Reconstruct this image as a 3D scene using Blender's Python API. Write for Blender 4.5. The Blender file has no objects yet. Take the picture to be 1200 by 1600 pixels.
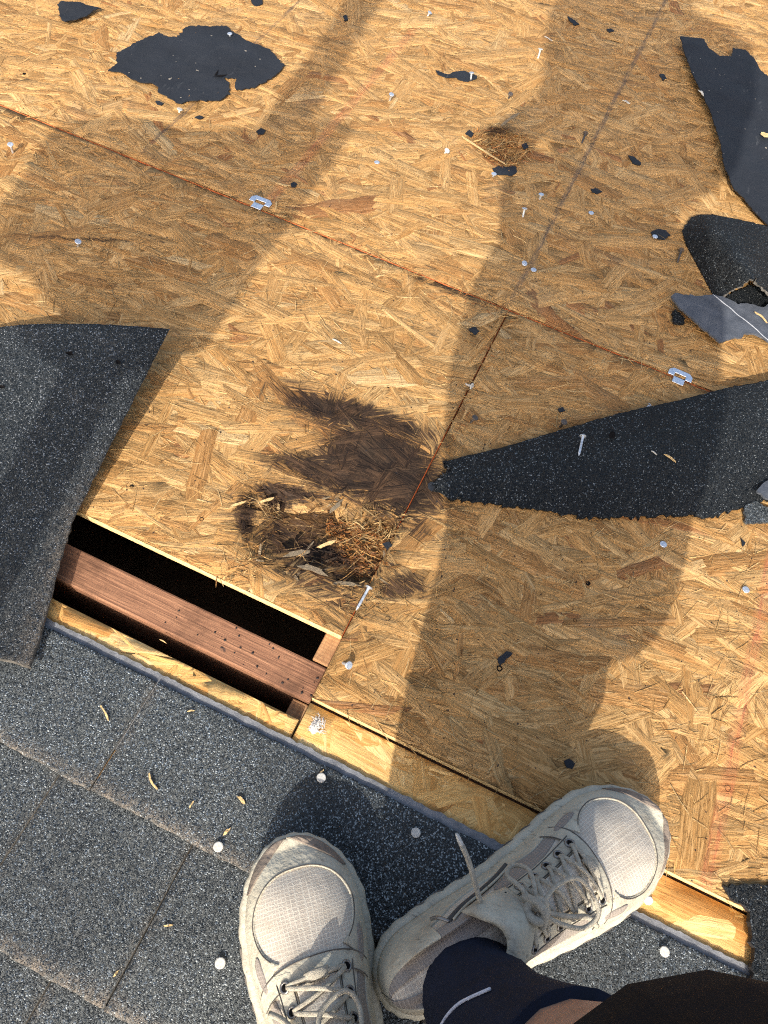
import bpy, bmesh, math, random
import numpy as np
from mathutils import Matrix, Vector
random.seed(7); rng = np.random.default_rng(11)
S = bpy.context.scene
C = S.collection

# ------------------------------------------------------------------ camera, sky, sun, exposure
# Roof frame: X along the eave, Y up the slope, Z out of the deck. Camera 0.76 m off the deck.
H = 0.76; FPX = 1165.0
RM = np.array([[0.90612187, -0.40580255, 0.1194464],
               [0.41067415, 0.77617415, -0.47843539],
               [0.10143909, 0.48257432, 0.869961]])
cd = bpy.data.cameras.new('camera'); cam = bpy.data.objects.new('camera', cd); C.objects.link(cam)
m = Matrix(RM.tolist()).to_4x4(); m.translation = (0, 0, H); cam.matrix_world = m
cd.sensor_fit = 'VERTICAL'; cd.sensor_height = 24.0; cd.lens = 24.0 * FPX / 1600.0
cd.clip_start = 0.01; cd.clip_end = 200
S.camera = cam

SUN_EL = math.radians(36.0); SDX, SDY = -0.12, 1.0          # shadows fall along (SDX, SDY)
w = bpy.data.worlds.new('World'); S.world = w; w.use_nodes = True
wn = w.node_tree; bg = wn.nodes['Background']
sky = wn.nodes.new('ShaderNodeTexSky'); sky.sky_type = 'NISHITA'; sky.sun_disc = False
sky.dust_density = 5.0; sky.ozone_density = 0.3; sky.sun_elevation = SUN_EL; sky.sun_rotation = math.atan2(-SDX, -SDY)
wn.links.new(sky.outputs[0], bg.inputs[0]); bg.inputs[1].default_value = 0.15
sd = bpy.data.lights.new('sun', 'SUN'); sun = bpy.data.objects.new('sun', sd); C.objects.link(sun)
sd.energy = 3.1; sd.angle = math.radians(0.5); sd.color = (1.0, 0.945, 0.86)
dl = math.hypot(SDX, SDY)
sun.rotation_euler = Vector((SDX / dl * math.cos(SUN_EL), SDY / dl * math.cos(SUN_EL), -math.sin(SUN_EL))).to_track_quat('-Z', 'Y').to_euler()
S.render.engine = 'CYCLES'; S.cycles.use_denoising = False; S.cycles.filter_width = 1.1; S.cycles.max_bounces = 6; S.cycles.diffuse_bounces = 3; S.cycles.sample_clamp_indirect = 4.0
S.view_settings.view_transform = 'Standard'; S.view_settings.look = 'None'
S.view_settings.exposure = 0.95; S.view_settings.gamma = 1.0; S.view_settings.use_curve_mapping = False

# ------------------------------------------------------------------ helpers
def P(px, py, h=0.0):
    """Point of the photograph (1200 x 1600) carried onto the plane at height h."""
    d = RM @ np.array([px - 600.0, 800.0 - py, -FPX])
    t = (h - H) / d[2]
    return np.array([d[0] * t, d[1] * t, h])
def P2(px, py): return P(px, py)[:2]
def polyW(pts): return np.array([P2(*p) for p in pts])

def link(o, parent=None):
    C.objects.link(o)
    if parent is not None: o.parent = parent
    return o
def tag(o, label=None, cat=None, group=None, kind=None):
    if label: o['label'] = label
    if cat: o['category'] = cat
    if group: o['group'] = group
    if kind: o['kind'] = kind
    return o
def empty(name, loc=(0, 0, 0)):
    o = bpy.data.objects.new(name, None); o.location = loc; o.empty_display_size = 0.05
    return link(o)
def meshobj(name, V, F, mats, parent=None, smooth=False, fm=None):
    me = bpy.data.meshes.new(name); me.from_pydata([tuple(map(float, v)) for v in V], [], [tuple(map(int, f)) for f in F])
    for mm in (mats if isinstance(mats, (list, tuple)) else [mats]): me.materials.append(mm)
    if fm is not None: me.polygons.foreach_set('material_index', np.array(fm, dtype=np.int32))
    if smooth: me.polygons.foreach_set('use_smooth', np.ones(len(me.polygons), dtype=bool))
    me.update()
    o = bpy.data.objects.new(name, me)
    return link(o, parent)
def bigmesh(name, V, Q, mat, parent=None, attrs=None, smooth=False):
    """Quads from numpy arrays, with point attributes."""
    me = bpy.data.meshes.new(name); n = len(Q)
    me.vertices.add(len(V)); me.vertices.foreach_set('co', np.ascontiguousarray(V, dtype=np.float32).ravel())
    me.loops.add(4 * n); me.loops.foreach_set('vertex_index', np.ascontiguousarray(Q, dtype=np.int32).ravel())
    me.polygons.add(n); me.polygons.foreach_set('loop_start', np.arange(0, 4 * n, 4, dtype=np.int32))
    me.polygons.foreach_set('loop_total', np.full(n, 4, dtype=np.int32))
    if smooth: me.polygons.foreach_set('use_smooth', np.ones(n, dtype=bool))
    me.update(calc_edges=True)
    for k, a in (attrs or {}).items():
        if a.ndim == 1:
            t = me.attributes.new(k, 'FLOAT', 'POINT'); t.data.foreach_set('value', a.astype(np.float32))
        elif a.shape[1] == 4:
            t = me.attributes.new(k, 'FLOAT_COLOR', 'POINT'); t.data.foreach_set('color', a.astype(np.float32).ravel())
        else:
            t = me.attributes.new(k, 'FLOAT_VECTOR', 'POINT'); t.data.foreach_set('vector', a.astype(np.float32).ravel())
    me.materials.append(mat)
    return link(bpy.data.objects.new(name, me), parent)
def box(name, x0, x1, y0, y1, z0, z1, mat, parent=None, bevel=0.0):
    bm = bmesh.new(); bmesh.ops.create_cube(bm, size=1)
    for v in bm.verts: v.co = ((x0 + x1) / 2 + v.co.x * (x1 - x0), (y0 + y1) / 2 + v.co.y * (y1 - y0), (z0 + z1) / 2 + v.co.z * (z1 - z0))
    if bevel: bmesh.ops.bevel(bm, geom=bm.edges[:], offset=bevel, segments=2, affect='EDGES', profile=0.5)
    me = bpy.data.meshes.new(name); bm.to_mesh(me); bm.free(); me.materials.append(mat)
    return link(bpy.data.objects.new(name, me), parent)
def sstep(a, b, x):
    t = np.clip((x - a) / (b - a), 0, 1); return t * t * (3 - 2 * t)
def psdf(poly, X, Y):
    """Signed distance to a polygon, positive inside."""
    d = np.full(X.shape, 1e9); ins = np.zeros(X.shape, dtype=bool); n = len(poly)
    for i in range(n):
        ax, ay = poly[i]; bx, by = poly[(i + 1) % n]
        ex, ey = bx - ax, by - ay; L = ex * ex + ey * ey + 1e-12
        t = np.clip(((X - ax) * ex + (Y - ay) * ey) / L, 0, 1)
        d = np.minimum(d, np.hypot(X - ax - t * ex, Y - ay - t * ey))
        c = ((ay > Y) != (by > Y)); c &= X < (bx - ax) * (Y - ay) / (by - ay + 1e-12) + ax
        ins ^= c
    return np.where(ins, d, -d)
_g = np.random.default_rng(5).random((64, 64))
def vnoise(x, y):
    xi = np.floor(x).astype(int); yi = np.floor(y).astype(int); fx = x - xi; fy = y - yi
    fx = fx * fx * (3 - 2 * fx); fy = fy * fy * (3 - 2 * fy)
    a = _g[xi % 64, yi % 64]; b = _g[(xi + 1) % 64, yi % 64]; c = _g[xi % 64, (yi + 1) % 64]; d = _g[(xi + 1) % 64, (yi + 1) % 64]
    return (a * (1 - fx) + b * fx) * (1 - fy) + (c * (1 - fx) + d * fx) * fy
def fbm(x, y): return (vnoise(x, y) + 0.5 * vnoise(2.1 * x + 7, 2.1 * y + 3) + 0.25 * vnoise(4.3 * x, 4.3 * y + 11)) / 1.75

# ------------------------------------------------------------------ materials
class NT:
    def __init__(s, name):
        s.m = bpy.data.materials.new(name); s.m.use_nodes = True; s.t = s.m.node_tree
        s.b = s.t.nodes['Principled BSDF']
    def n(s, typ, **kw):
        nd = s.t.nodes.new('ShaderNode' + typ)
        for k, v in kw.items(): setattr(nd, k, v)
        return nd
    def l(s, a, b): s.t.links.new(a, b)
    def put(s, sock, v):
        if hasattr(v, 'links') or hasattr(v, 'is_linked'): s.l(v, sock)
        else: sock.default_value = v
    def math(s, op, a, b=0.0, c=None, clamp=False):
        nd = s.n('Math', operation=op); nd.use_clamp = clamp
        s.put(nd.inputs[0], a); s.put(nd.inputs[1], b)
        if c is not None: s.put(nd.inputs[2], c)
        return nd.outputs[0]
    def mapr(s, v, a, b, c, d):
        nd = s.n('MapRange'); s.put(nd.inputs[0], v)
        for i, x in enumerate((a, b, c, d)): s.put(nd.inputs[1 + i], x)
        return nd.outputs[0]
    def mix(s, f, a, b, blend='MIX'):
        nd = s.n('Mix', data_type='RGBA', blend_type=blend)
        s.put(nd.inputs[0], f)
        for i, x in ((6, a), (7, b)):
            if isinstance(x, tuple): x = (x + (1.0,))[:4]
            s.put(nd.inputs[i], x)
        return nd.outputs[2]
    def vscale(s, v, sc):
        nd = s.n('Vector', ) if False else s.n('VectorMath', operation='MULTIPLY'); s.put(nd.inputs[0], v); nd.inputs[1].default_value = sc
        return nd.outputs[0]
    def noise(s, v, scale=1.0, detail=3.0, rough=0.55, dist=0.0):
        nd = s.n('TexNoise'); s.put(nd.inputs['Vector'], v); nd.inputs['Scale'].default_value = scale
        nd.inputs['Detail'].default_value = detail; nd.inputs['Roughness'].default_value = rough; nd.inputs['Distortion'].default_value = dist
        return nd.outputs[0]
    def voro(s, v, scale, feature='F1'):
        nd = s.n('TexVoronoi', feature=feature); s.put(nd.inputs['Vector'], v); nd.inputs['Scale'].default_value = scale
        return nd
    def attr(s, name):
        nd = s.n('Attribute'); nd.attribute_name = name; return nd
    def pos(s): return s.n('NewGeometry').outputs['Position']
    def obj(s): return s.n('TexCoord').outputs['Object']
    def bump(s, h, dist, strength=1.0):
        nd = s.n('Bump'); nd.inputs['Strength'].default_value = strength; nd.inputs['Distance'].default_value = dist
        s.l(h, nd.inputs['Height']); s.l(nd.outputs[0], s.b.inputs['Normal'])
    def col(s, c): s.put(s.b.inputs['Base Color'], (c + (1.0,))[:4] if isinstance(c, tuple) else c)
    def rough(s, r): s.put(s.b.inputs['Roughness'], r)
    def spec(s, r): s.b.inputs['Specular IOR Level'].default_value = r

LOBES = [((425, 608), (680, 690), 0.026, 0.95), ((535, 690), (662, 770), 0.060, 1.30), ((428, 718), (610, 775), 0.024, 1.05), ((470, 650), (600, 700), 0.020, 0.62), ((382, 766), (520, 782), 0.012, 0.95), ((395, 800), (560, 945), 0.046, 0.62), ((600, 800), (676, 838), 0.018, 0.62), ((592, 928), (656, 908), 0.018, 0.75), ((470, 850), (535, 872), 0.015, 1.25), ((640, 430), (760, 478), 0.008, 0.50), ((378, 775), (384, 850), 0.012, 0.9), ((560, 650), (600, 690), 0.012, 1.0), ((740, 205), (810, 205), 0.012, 0.6), ((0, 366), (250, 380), 0.005, 0.6)]  # rot stain lobes, one of them painting the pit's deep spot dark
def mat_osb(name, weather=True):
    N = NT(name); suv = N.attr('suv').outputs['Vector']; col = N.attr('col').outputs['Color']; st = N.attr('stain').outputs['Fac']
    a = N.noise(N.vscale(suv, (20, 270, 40)), 1.0, 5.0, 0.68, 1.0)
    ter = N.mapr(a, 0.45, 0.53, 0.0, 1.0)
    b = N.noise(N.vscale(suv, (70, 1500, 40)), 1.0, 2.0, 0.6, 0.4)
    k = N.noise(N.vscale(suv, (16, 210, 40)), 1.0, 3.0, 0.55, 0.7)
    pos = N.pos()
    big = N.noise(pos, 5.0, 3.0, 0.6); mid = N.noise(pos, 30.0, 4.0, 0.6)
    crack = N.math('MULTIPLY', N.mapr(N.math('ABSOLUTE', N.math('SUBTRACT', k, 0.5)), 0.0, 0.024, 1.0, 0.0), N.mapr(mid, 0.42, 0.56, 0.0, 1.0))
    if weather:
        c = N.mix(N.mapr(a, 0.34, 0.56, 0.0, 1.0), N.mix(1.0, col, (0.74, 0.65, 0.56), 'MULTIPLY'), col)
        c = N.mix(N.mapr(a, 0.55, 0.72, 0.0, 0.40), c, N.mix(0.5, col, (0.66, 0.53, 0.33)))
        c = N.mix(N.mapr(big, 0.40, 0.70, 0.0, 0.35), c, N.mix(1.0, c, (0.86, 0.80, 0.74), 'MULTIPLY'))
        c = N.mix(N.mapr(N.noise(pos, 8.0, 5.0, 0.7), 0.56, 0.74, 0.0, 0.45), c, (0.27, 0.205, 0.125))
        c = N.mix(N.mapr(mid, 0.35, 0.68, 0.25, 0.0), c, N.mix(1.0, c, (0.80, 0.70, 0.60), 'MULTIPLY'))
    else:
        c = N.mix(N.mapr(a, 0.36, 0.56, 0.0, 1.0), N.mix(1.0, col, (0.78, 0.66, 0.54), 'MULTIPLY'), col)
    c = N.mix(N.mapr(b, 0.34, 0.58, 0.30, 0.0), c, N.mix(1.0, c, (0.56, 0.46, 0.38), 'MULTIPLY'))
    c = N.mix(N.math('MULTIPLY', crack, 0.75 if weather else 0.4), c, N.mix(1.0, c, (0.30, 0.22, 0.17), 'MULTIPLY'))
    # rot stain with painted pit depth: soft lobes that bleed along the grain
    if weather:
        wn_ = N.n('TexNoise'); wn_.inputs['Scale'].default_value = 16.0; wn_.inputs['Detail'].default_value = 7.0; wn_.inputs['Roughness'].default_value = 0.78; N.l(pos, wn_.inputs['Vector'])
        wv_ = N.n('VectorMath', operation='MULTIPLY_ADD'); N.l(wn_.outputs['Color'], wv_.inputs[0]); wv_.inputs[1].default_value = (0.05, 0.05, 0.0); N.l(pos, wv_.inputs[2])
        sh = N.n('VectorMath', operation='SUBTRACT'); N.l(wv_.outputs[0], sh.inputs[0]); sh.inputs[1].default_value = (0.025, 0.025, 0.0)
        tot = 0.0
        for (A_, B_, hw, wt) in LOBES:
            a_, b_ = P2(*A_), P2(*B_); cc_ = (a_ + b_) / 2; dv = b_ - a_
            mp = N.n('Mapping', vector_type='TEXTURE'); N.l(sh.outputs[0], mp.inputs[0]); mp.inputs[1].default_value = (cc_[0], cc_[1], 0); mp.inputs[2].default_value = (0, 0, math.atan2(dv[1], dv[0])); mp.inputs[3].default_value = (np.linalg.norm(dv) / 2 + hw * 0.5, hw, 1000.0)
            ln_ = N.n('VectorMath', operation='LENGTH'); N.l(mp.outputs[0], ln_.inputs[0])
            v_ = N.math('MULTIPLY', N.mapr(ln_.outputs[1], 1.35, 0.45, 0.0, 1.0), wt)
            tot = N.math('MAXIMUM', tot, v_)
        st = N.math('MAXIMUM', tot, N.math('MULTIPLY', st, 0.35))
    sf = N.math('ADD', st, N.math('MULTIPLY', N.math('SUBTRACT', a, 0.5), 2.8))
    dark = N.mix(N.mapr(a, 0.36, 0.66, 0.0, 1.0), (0.006, 0.005, 0.006), N.mix(N.mapr(mid, 0.4, 0.6, 0, 1), (0.028, 0.017, 0.012), (0.085, 0.046, 0.025)))
    c = N.mix(N.math('MULTIPLY', N.mapr(sf, 0.20, 0.75, 0.0, 0.97), N.math('GREATER_THAN', st, 0.01)), c, dark)
    if weather:
        # chalk lines snapped on the deck, tiny black pits of asphalt
        sep = N.n('SeparateXYZ'); N.l(pos, sep.inputs[0]); X, Y = sep.outputs[0], sep.outputs[1]
        ln = N.noise(N.vscale(pos, (260, 22, 1)), 1.0, 3.0, 0.65)
        wob = N.math('MULTIPLY', N.math('SUBTRACT', N.noise(N.vscale(pos, (0, 9, 0)), 1.0, 2.0), 0.5), 0.006)
        def line(x0, y0, y1, wd, colr, amt, c, lo=0.42):
            dx = N.math('ABSOLUTE', N.math('SUBTRACT', N.math('ADD', X, wob), x0))
            f = N.mapr(dx, wd, wd * 0.35, 0.0, 1.0)
            f = N.math('MULTIPLY', f, N.math('MULTIPLY', N.mapr(Y, y0, y0 + 0.03, 0.0, 1.0), N.mapr(Y, y1, y1 - 0.05, 0.0, 1.0)))
            f = N.math('MULTIPLY', f, N.mapr(ln, lo, lo + 0.2, 0.15, amt))
            return N.mix(f, c, colr)
        c = line(-0.084, 0.80, 2.2, 0.0055, (0.11, 0.085, 0.068), 0.72, c, 0.38)
        c = line(-0.690, 0.80, 2.2, 0.0042, (0.10, 0.075, 0.06), 0.75, c, 0.40)
        c = line(-0.474, 0.80, 1.40, 0.011, (0.42, 0.085, 0.055), 0.42, c, 0.50)
        c = line(0.338, 0.10, 0.62, 0.010, (0.40, 0.05, 0.045), 0.46, c, 0.48)
        pit = N.noise(pos, 210.0, 1.0, 0.5)
        c = N.mix(N.mapr(pit, 0.735, 0.77, 0.0, 0.9), c, (0.02, 0.018, 0.02))
    N.col(c); N.rough(N.mapr(a, 0.3, 0.7, 0.80, 0.62)); N.spec(0.16)
    hh = N.math('SUBTRACT', N.math('ADD', N.math('ADD', N.math('MULTIPLY', a, 0.5), N.math('MULTIPLY', ter, 0.28)), N.math('MULTIPLY', b, 0.30)), N.math('MULTIPLY', crack, 0.35))
    N.bump(hh, 0.0012 if weather else 0.0004, 1.0)
    return N.m
OSB = mat_osb('weathered_strand_board'); OSBF = mat_osb('fresh_strand_board', False)

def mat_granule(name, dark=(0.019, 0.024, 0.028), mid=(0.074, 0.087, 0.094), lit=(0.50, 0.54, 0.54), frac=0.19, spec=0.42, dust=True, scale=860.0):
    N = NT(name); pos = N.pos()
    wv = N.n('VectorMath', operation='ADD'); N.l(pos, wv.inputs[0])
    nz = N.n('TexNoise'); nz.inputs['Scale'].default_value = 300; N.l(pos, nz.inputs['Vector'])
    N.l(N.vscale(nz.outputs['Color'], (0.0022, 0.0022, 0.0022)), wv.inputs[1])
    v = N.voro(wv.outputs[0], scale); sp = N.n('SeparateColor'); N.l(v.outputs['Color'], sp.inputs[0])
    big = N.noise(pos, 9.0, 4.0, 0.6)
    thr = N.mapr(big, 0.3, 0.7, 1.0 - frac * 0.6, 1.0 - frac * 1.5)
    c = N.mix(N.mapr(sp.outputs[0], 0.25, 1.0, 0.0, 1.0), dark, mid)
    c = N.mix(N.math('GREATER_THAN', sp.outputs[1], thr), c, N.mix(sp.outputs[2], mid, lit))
    if dust:
        d = N.attr('dust').outputs['Fac']
        f = N.math('MULTIPLY', d, N.mapr(N.noise(pos, 120.0, 3.0, 0.7), 0.35, 0.62, 0.05, 0.60))
        c = N.mix(f, c, (0.27, 0.22, 0.17))
        scuff = N.noise(N.vscale(pos, (14, 40, 1)), 1.0, 4.0, 0.65)
        c = N.mix(N.mapr(scuff, 0.58, 0.80, 0.0, 0.20), c, (0.17, 0.165, 0.16))
    mac = N.noise(pos, 3.5, 4.0, 0.62)
    c = N.mix(1.0, c, N.mix(N.mapr(mac, 0.35, 0.65, 0.0, 1.0), (0.62, 0.64, 0.66), (1.12, 1.12, 1.10)), 'MULTIPLY')
    N.col(c); N.rough(N.mapr(sp.outputs[2], 0, 1, 0.30, 0.75)); N.spec(spec)
    h = N.math('ADD', N.math('MULTIPLY', v.outputs['Distance'], -1.2), N.math('MULTIPLY', sp.outputs[2], 0.7))
    fac = N.n('VectorMath', operation='SUBTRACT'); N.l(v.outputs['Color'], fac.inputs[0]); fac.inputs[1].default_value = (0.5, 0.5, 0.5)
    add = N.n('VectorMath', operation='MULTIPLY_ADD'); N.l(fac.outputs[0], add.inputs[0]); add.inputs[1].default_value = (1.6, 1.6, 0.6)
    bp = N.n('Bump'); bp.inputs['Distance'].default_value = 0.0009; N.l(h, bp.inputs['Height']); N.l(bp.outputs[0], add.inputs[2])
    nm = N.n('VectorMath', operation='NORMALIZE'); N.l(add.outputs[0], nm.inputs[0]); N.l(nm.outputs[0], N.b.inputs['Normal'])
    return N.m
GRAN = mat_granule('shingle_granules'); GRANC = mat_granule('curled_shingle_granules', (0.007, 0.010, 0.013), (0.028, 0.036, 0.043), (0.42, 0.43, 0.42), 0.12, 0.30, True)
GRAND = mat_granule('shingle_granules_dark', (0.005, 0.007, 0.009), (0.017, 0.021, 0.025), (0.36, 0.37, 0.35), 0.075, 0.22, False)

def mat_simple(name, c, rough=0.6, spec=0.4, var=0.25, scale=40.0, bump=0.0, bscale=200.0, metal=0.0):
    N = NT(name); o = N.obj(); nz = N.noise(o, scale, 4.0, 0.6)
    N.col(N.mix(N.mapr(nz, 0.3, 0.7, 0.0, 1.0), tuple(x * (1 - var) for x in c), tuple(min(1, x * (1 + var)) for x in c)))
    N.rough(N.mapr(nz, 0.3, 0.7, max(0.05, rough - 0.1), min(1, rough + 0.1))); N.spec(spec); N.b.inputs['Metallic'].default_value = metal
    if bump: N.bump(N.noise(o, bscale, 3.0, 0.6), bump)
    return N.m
def mat_felt():
    N = NT('asphalt_felt'); p = N.pos()
    nz = N.noise(p, 14.0, 4.0, 0.6); f = N.noise(p, 420.0, 2.0, 0.5); sc = N.noise(N.vscale(p, (60, 14, 1)), 1.0, 4.0, 0.7)
    c = N.mix(N.mapr(nz, 0.3, 0.7, 0, 1), (0.011, 0.013, 0.017), (0.018, 0.021, 0.027))
    c = N.mix(N.mapr(sc, 0.62, 0.76, 0, 0.45), c, (0.10, 0.105, 0.11))
    c = N.mix(N.mapr(N.noise(p, 130.0, 1.0), 0.765, 0.79, 0, 0.7), c, (0.30, 0.27, 0.22))
    N.col(c); N.rough(0.7); N.spec(0.28); N.bump(N.math('ADD', f, N.math('MULTIPLY', nz, 6.0)), 0.0006)
    return N.m
FELT = mat_felt()
BACK = mat_simple('shingle_back', (0.062, 0.070, 0.084), 0.6, 0.45, 0.22, 60.0, 0.0006, 500.0)
SELV = mat_simple('shingle_selvage', (0.17, 0.175, 0.185), 0.7, 0.35, 0.3, 90.0, 0.0008, 400.0)
ASPH = mat_simple('asphalt_cut_edge', (0.018, 0.018, 0.020), 0.7, 0.3, 0.3, 120.0, 0.001, 500.0)
DUSTED = mat_simple('dusty_shingle_edge', (0.105, 0.097, 0.085), 0.85, 0.2, 0.5, 160.0, 0.0015, 500.0)
GALV = mat_simple('galvanised_steel', (0.62, 0.66, 0.70), 0.42, 0.5, 0.22, 260.0, 0.0003, 600.0, 0.75)
CLIP = mat_simple('zinc_plated_steel', (0.70, 0.76, 0.82), 0.38, 0.5, 0.12, 160.0, 0.0003, 500.0, 0.8)
RUST = mat_simple('darkened_steel', (0.10, 0.085, 0.075), 0.6, 0.4, 0.4, 300.0, 0.0, 1.0, 0.5)
PALE = mat_simple('white_chalky_paint', (0.47, 0.46, 0.42), 0.6, 0.3, 0.3, 500.0)
EDGE = mat_simple('red_sealed_panel_edge', (0.42, 0.115, 0.035), 0.75, 0.25, 0.5, 130.0, 0.0015, 500.0)
CUT = mat_simple('fresh_cut_panel_edge', (0.60, 0.43, 0.20), 0.75, 0.25, 0.3, 150.0, 0.0015, 400.0)
BLACK = mat_simple('hole_black', (0.006, 0.005, 0.005), 0.9, 0.1, 0.2)
ATTIC = mat_simple('attic_dust', (0.16, 0.105, 0.06), 0.9, 0.1, 0.3)
LINE = mat_simple('release_tape', (0.42, 0.43, 0.44), 0.6, 0.3, 0.2, 300.0)
FLUFF = mat_simple('insulation_wool', (0.58, 0.56, 0.52), 0.9, 0.1, 0.08, 300.0, 0.001, 900.0)
def mat_lumber(name, base, dark, ax=(14, 260, 260)):
    N = NT(name); o = N.obj(); g = N.noise(N.vscale(o, ax), 1.0, 4.0, 0.6, 0.5); b = N.noise(o, 18.0, 4.0, 0.65)
    wv = N.n('TexWave', wave_type='BANDS', bands_direction='Y'); N.l(N.vscale(o, (1.5, 90, 60)), wv.inputs['Vector']); wv.inputs['Scale'].default_value = 0.9
    wv.inputs['Distortion'].default_value = 3.0; wv.inputs['Detail'].default_value = 2.0
    c = N.mix(N.mapr(g, 0.3, 0.65, 0, 1), dark, base)
    c = N.mix(N.math('MULTIPLY', wv.outputs['Fac'], 0.55), c, dark)
    c = N.mix(N.mapr(b, 0.46, 0.68, 0, 0.75), c, tuple(x * 0.42 for x in dark))
    c = N.mix(N.mapr(N.noise(o, 60.0, 2.0), 0.70, 0.76, 0, 0.8), c, (0.03, 0.026, 0.026))
    N.col(c); N.rough(0.75); N.spec(0.25); N.bump(g, 0.0015)
    return N.m
REDWOOD = mat_lumber('reddish_old_lumber', (0.36, 0.185, 0.10), (0.18, 0.085, 0.048))
FIR = mat_lumber('fir_lumber', (0.50, 0.30, 0.14), (0.30, 0.15, 0.07), (200, 16, 200))

# ------------------------------------------------------------------ roof layout
SEAM = 0.796; JX = -0.0813; YB = 0.1866; CUTY = 0.2590; TH = 0.012; FZ = -0.0095; EAVE = 0.1420
crater = polyW([(379, 768), (413, 760), (448, 767), (488, 787), (531, 784), (573, 797), (611, 797), (622, 812), (600, 878), (583, 905), (556, 918), (520, 900), (480, 882), (432, 888), (400, 868), (384, 842), (377, 808)])
crater2 = polyW([(738, 212), (760, 202), (790, 205), (812, 215), (826, 235), (808, 252), (788, 262), (762, 248), (744, 232)])
stains_and_depth = [(polyW([(455, 780), (540, 800), (590, 830), (560, 880), (500, 890), (430, 860), (410, 810)]), 0.02, 0.62),  # pit floor darkened here as painted depth shading
          (polyW([(465, 850), (520, 845), (530, 870), (480, 875)]), 0.010, 1.2),  # deepest spot of the pit, its shade painted in
          (polyW([(415, 606), (466, 628), (543, 642), (600, 653), (680, 682), (672, 705), (655, 765), (640, 798), (600, 800), (540, 790), (490, 790), (420, 762), (380, 766), (425, 735), (425, 710), (500, 722), (535, 705), (490, 684), (450, 655)]), 0.020, 0.98),
          (polyW([(384, 758), (372, 810), (395, 872), (440, 925), (495, 958), (548, 955), (592, 905), (628, 812), (600, 793), (500, 775)]), 0.022, 0.80),
          (polyW([(560, 690), (670, 700), (648, 785), (560, 770)]), 0.02, 1.15),
          (polyW([(648, 800), (678, 826), (655, 880), (636, 905), (650, 928), (618, 950), (588, 925), (600, 885)]), 0.016, 0.75),
          (polyW([(555, 915), (640, 915), (600, 960), (548, 962)]), 0.02, 0.6),
          (polyW([(640, 425), (700, 440), (760, 470), (745, 480), (690, 462), (635, 440)]), 0.012, 0.35),
          (polyW([(736, 205), (800, 198), (830, 235), (800, 262), (765, 255)]), 0.015, 0.35),
          (polyW([(640, 480), (680, 500), (690, 560), (650, 560)]), 0.03, 0.30),
          (polyW([(0, 345), (200, 372), (260, 380), (120, 384), (0, 372)]), 0.006, 0.45)]
def stain_shade_at(X, Y):
    s = np.zeros(X.shape); Xr = 0.92 * X + 0.39 * Y; Yr = -0.39 * X + 0.92 * Y
    nzs = 0.052 * (fbm(Xr * 22, Yr * 75) - 0.5) + 0.03 * (fbm(X * 160, Y * 160) - 0.5)
    for p, fall, wgt in stains_and_depth:
        s = np.maximum(s, wgt * sstep(-fall, fall, psdf(p, X, Y) + nzs))
    return s
def crater_z(X, Y):
    a = psdf(crater, X, Y) + 0.006 * (fbm(X * 120, Y * 120) - 0.5) * 2
    z = -0.0113 * sstep(-0.001, 0.007, a) * (0.55 + 0.9 * fbm(X * 60 + 5, Y * 60))
    b = psdf(crater2, X, Y) + 0.006 * (fbm(X * 110, Y * 110) - 0.5) * 2
    return z - 0.008 * sstep(-0.002, 0.012, b) * (0.5 + 0.9 * fbm(X * 70, Y * 70))

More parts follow.
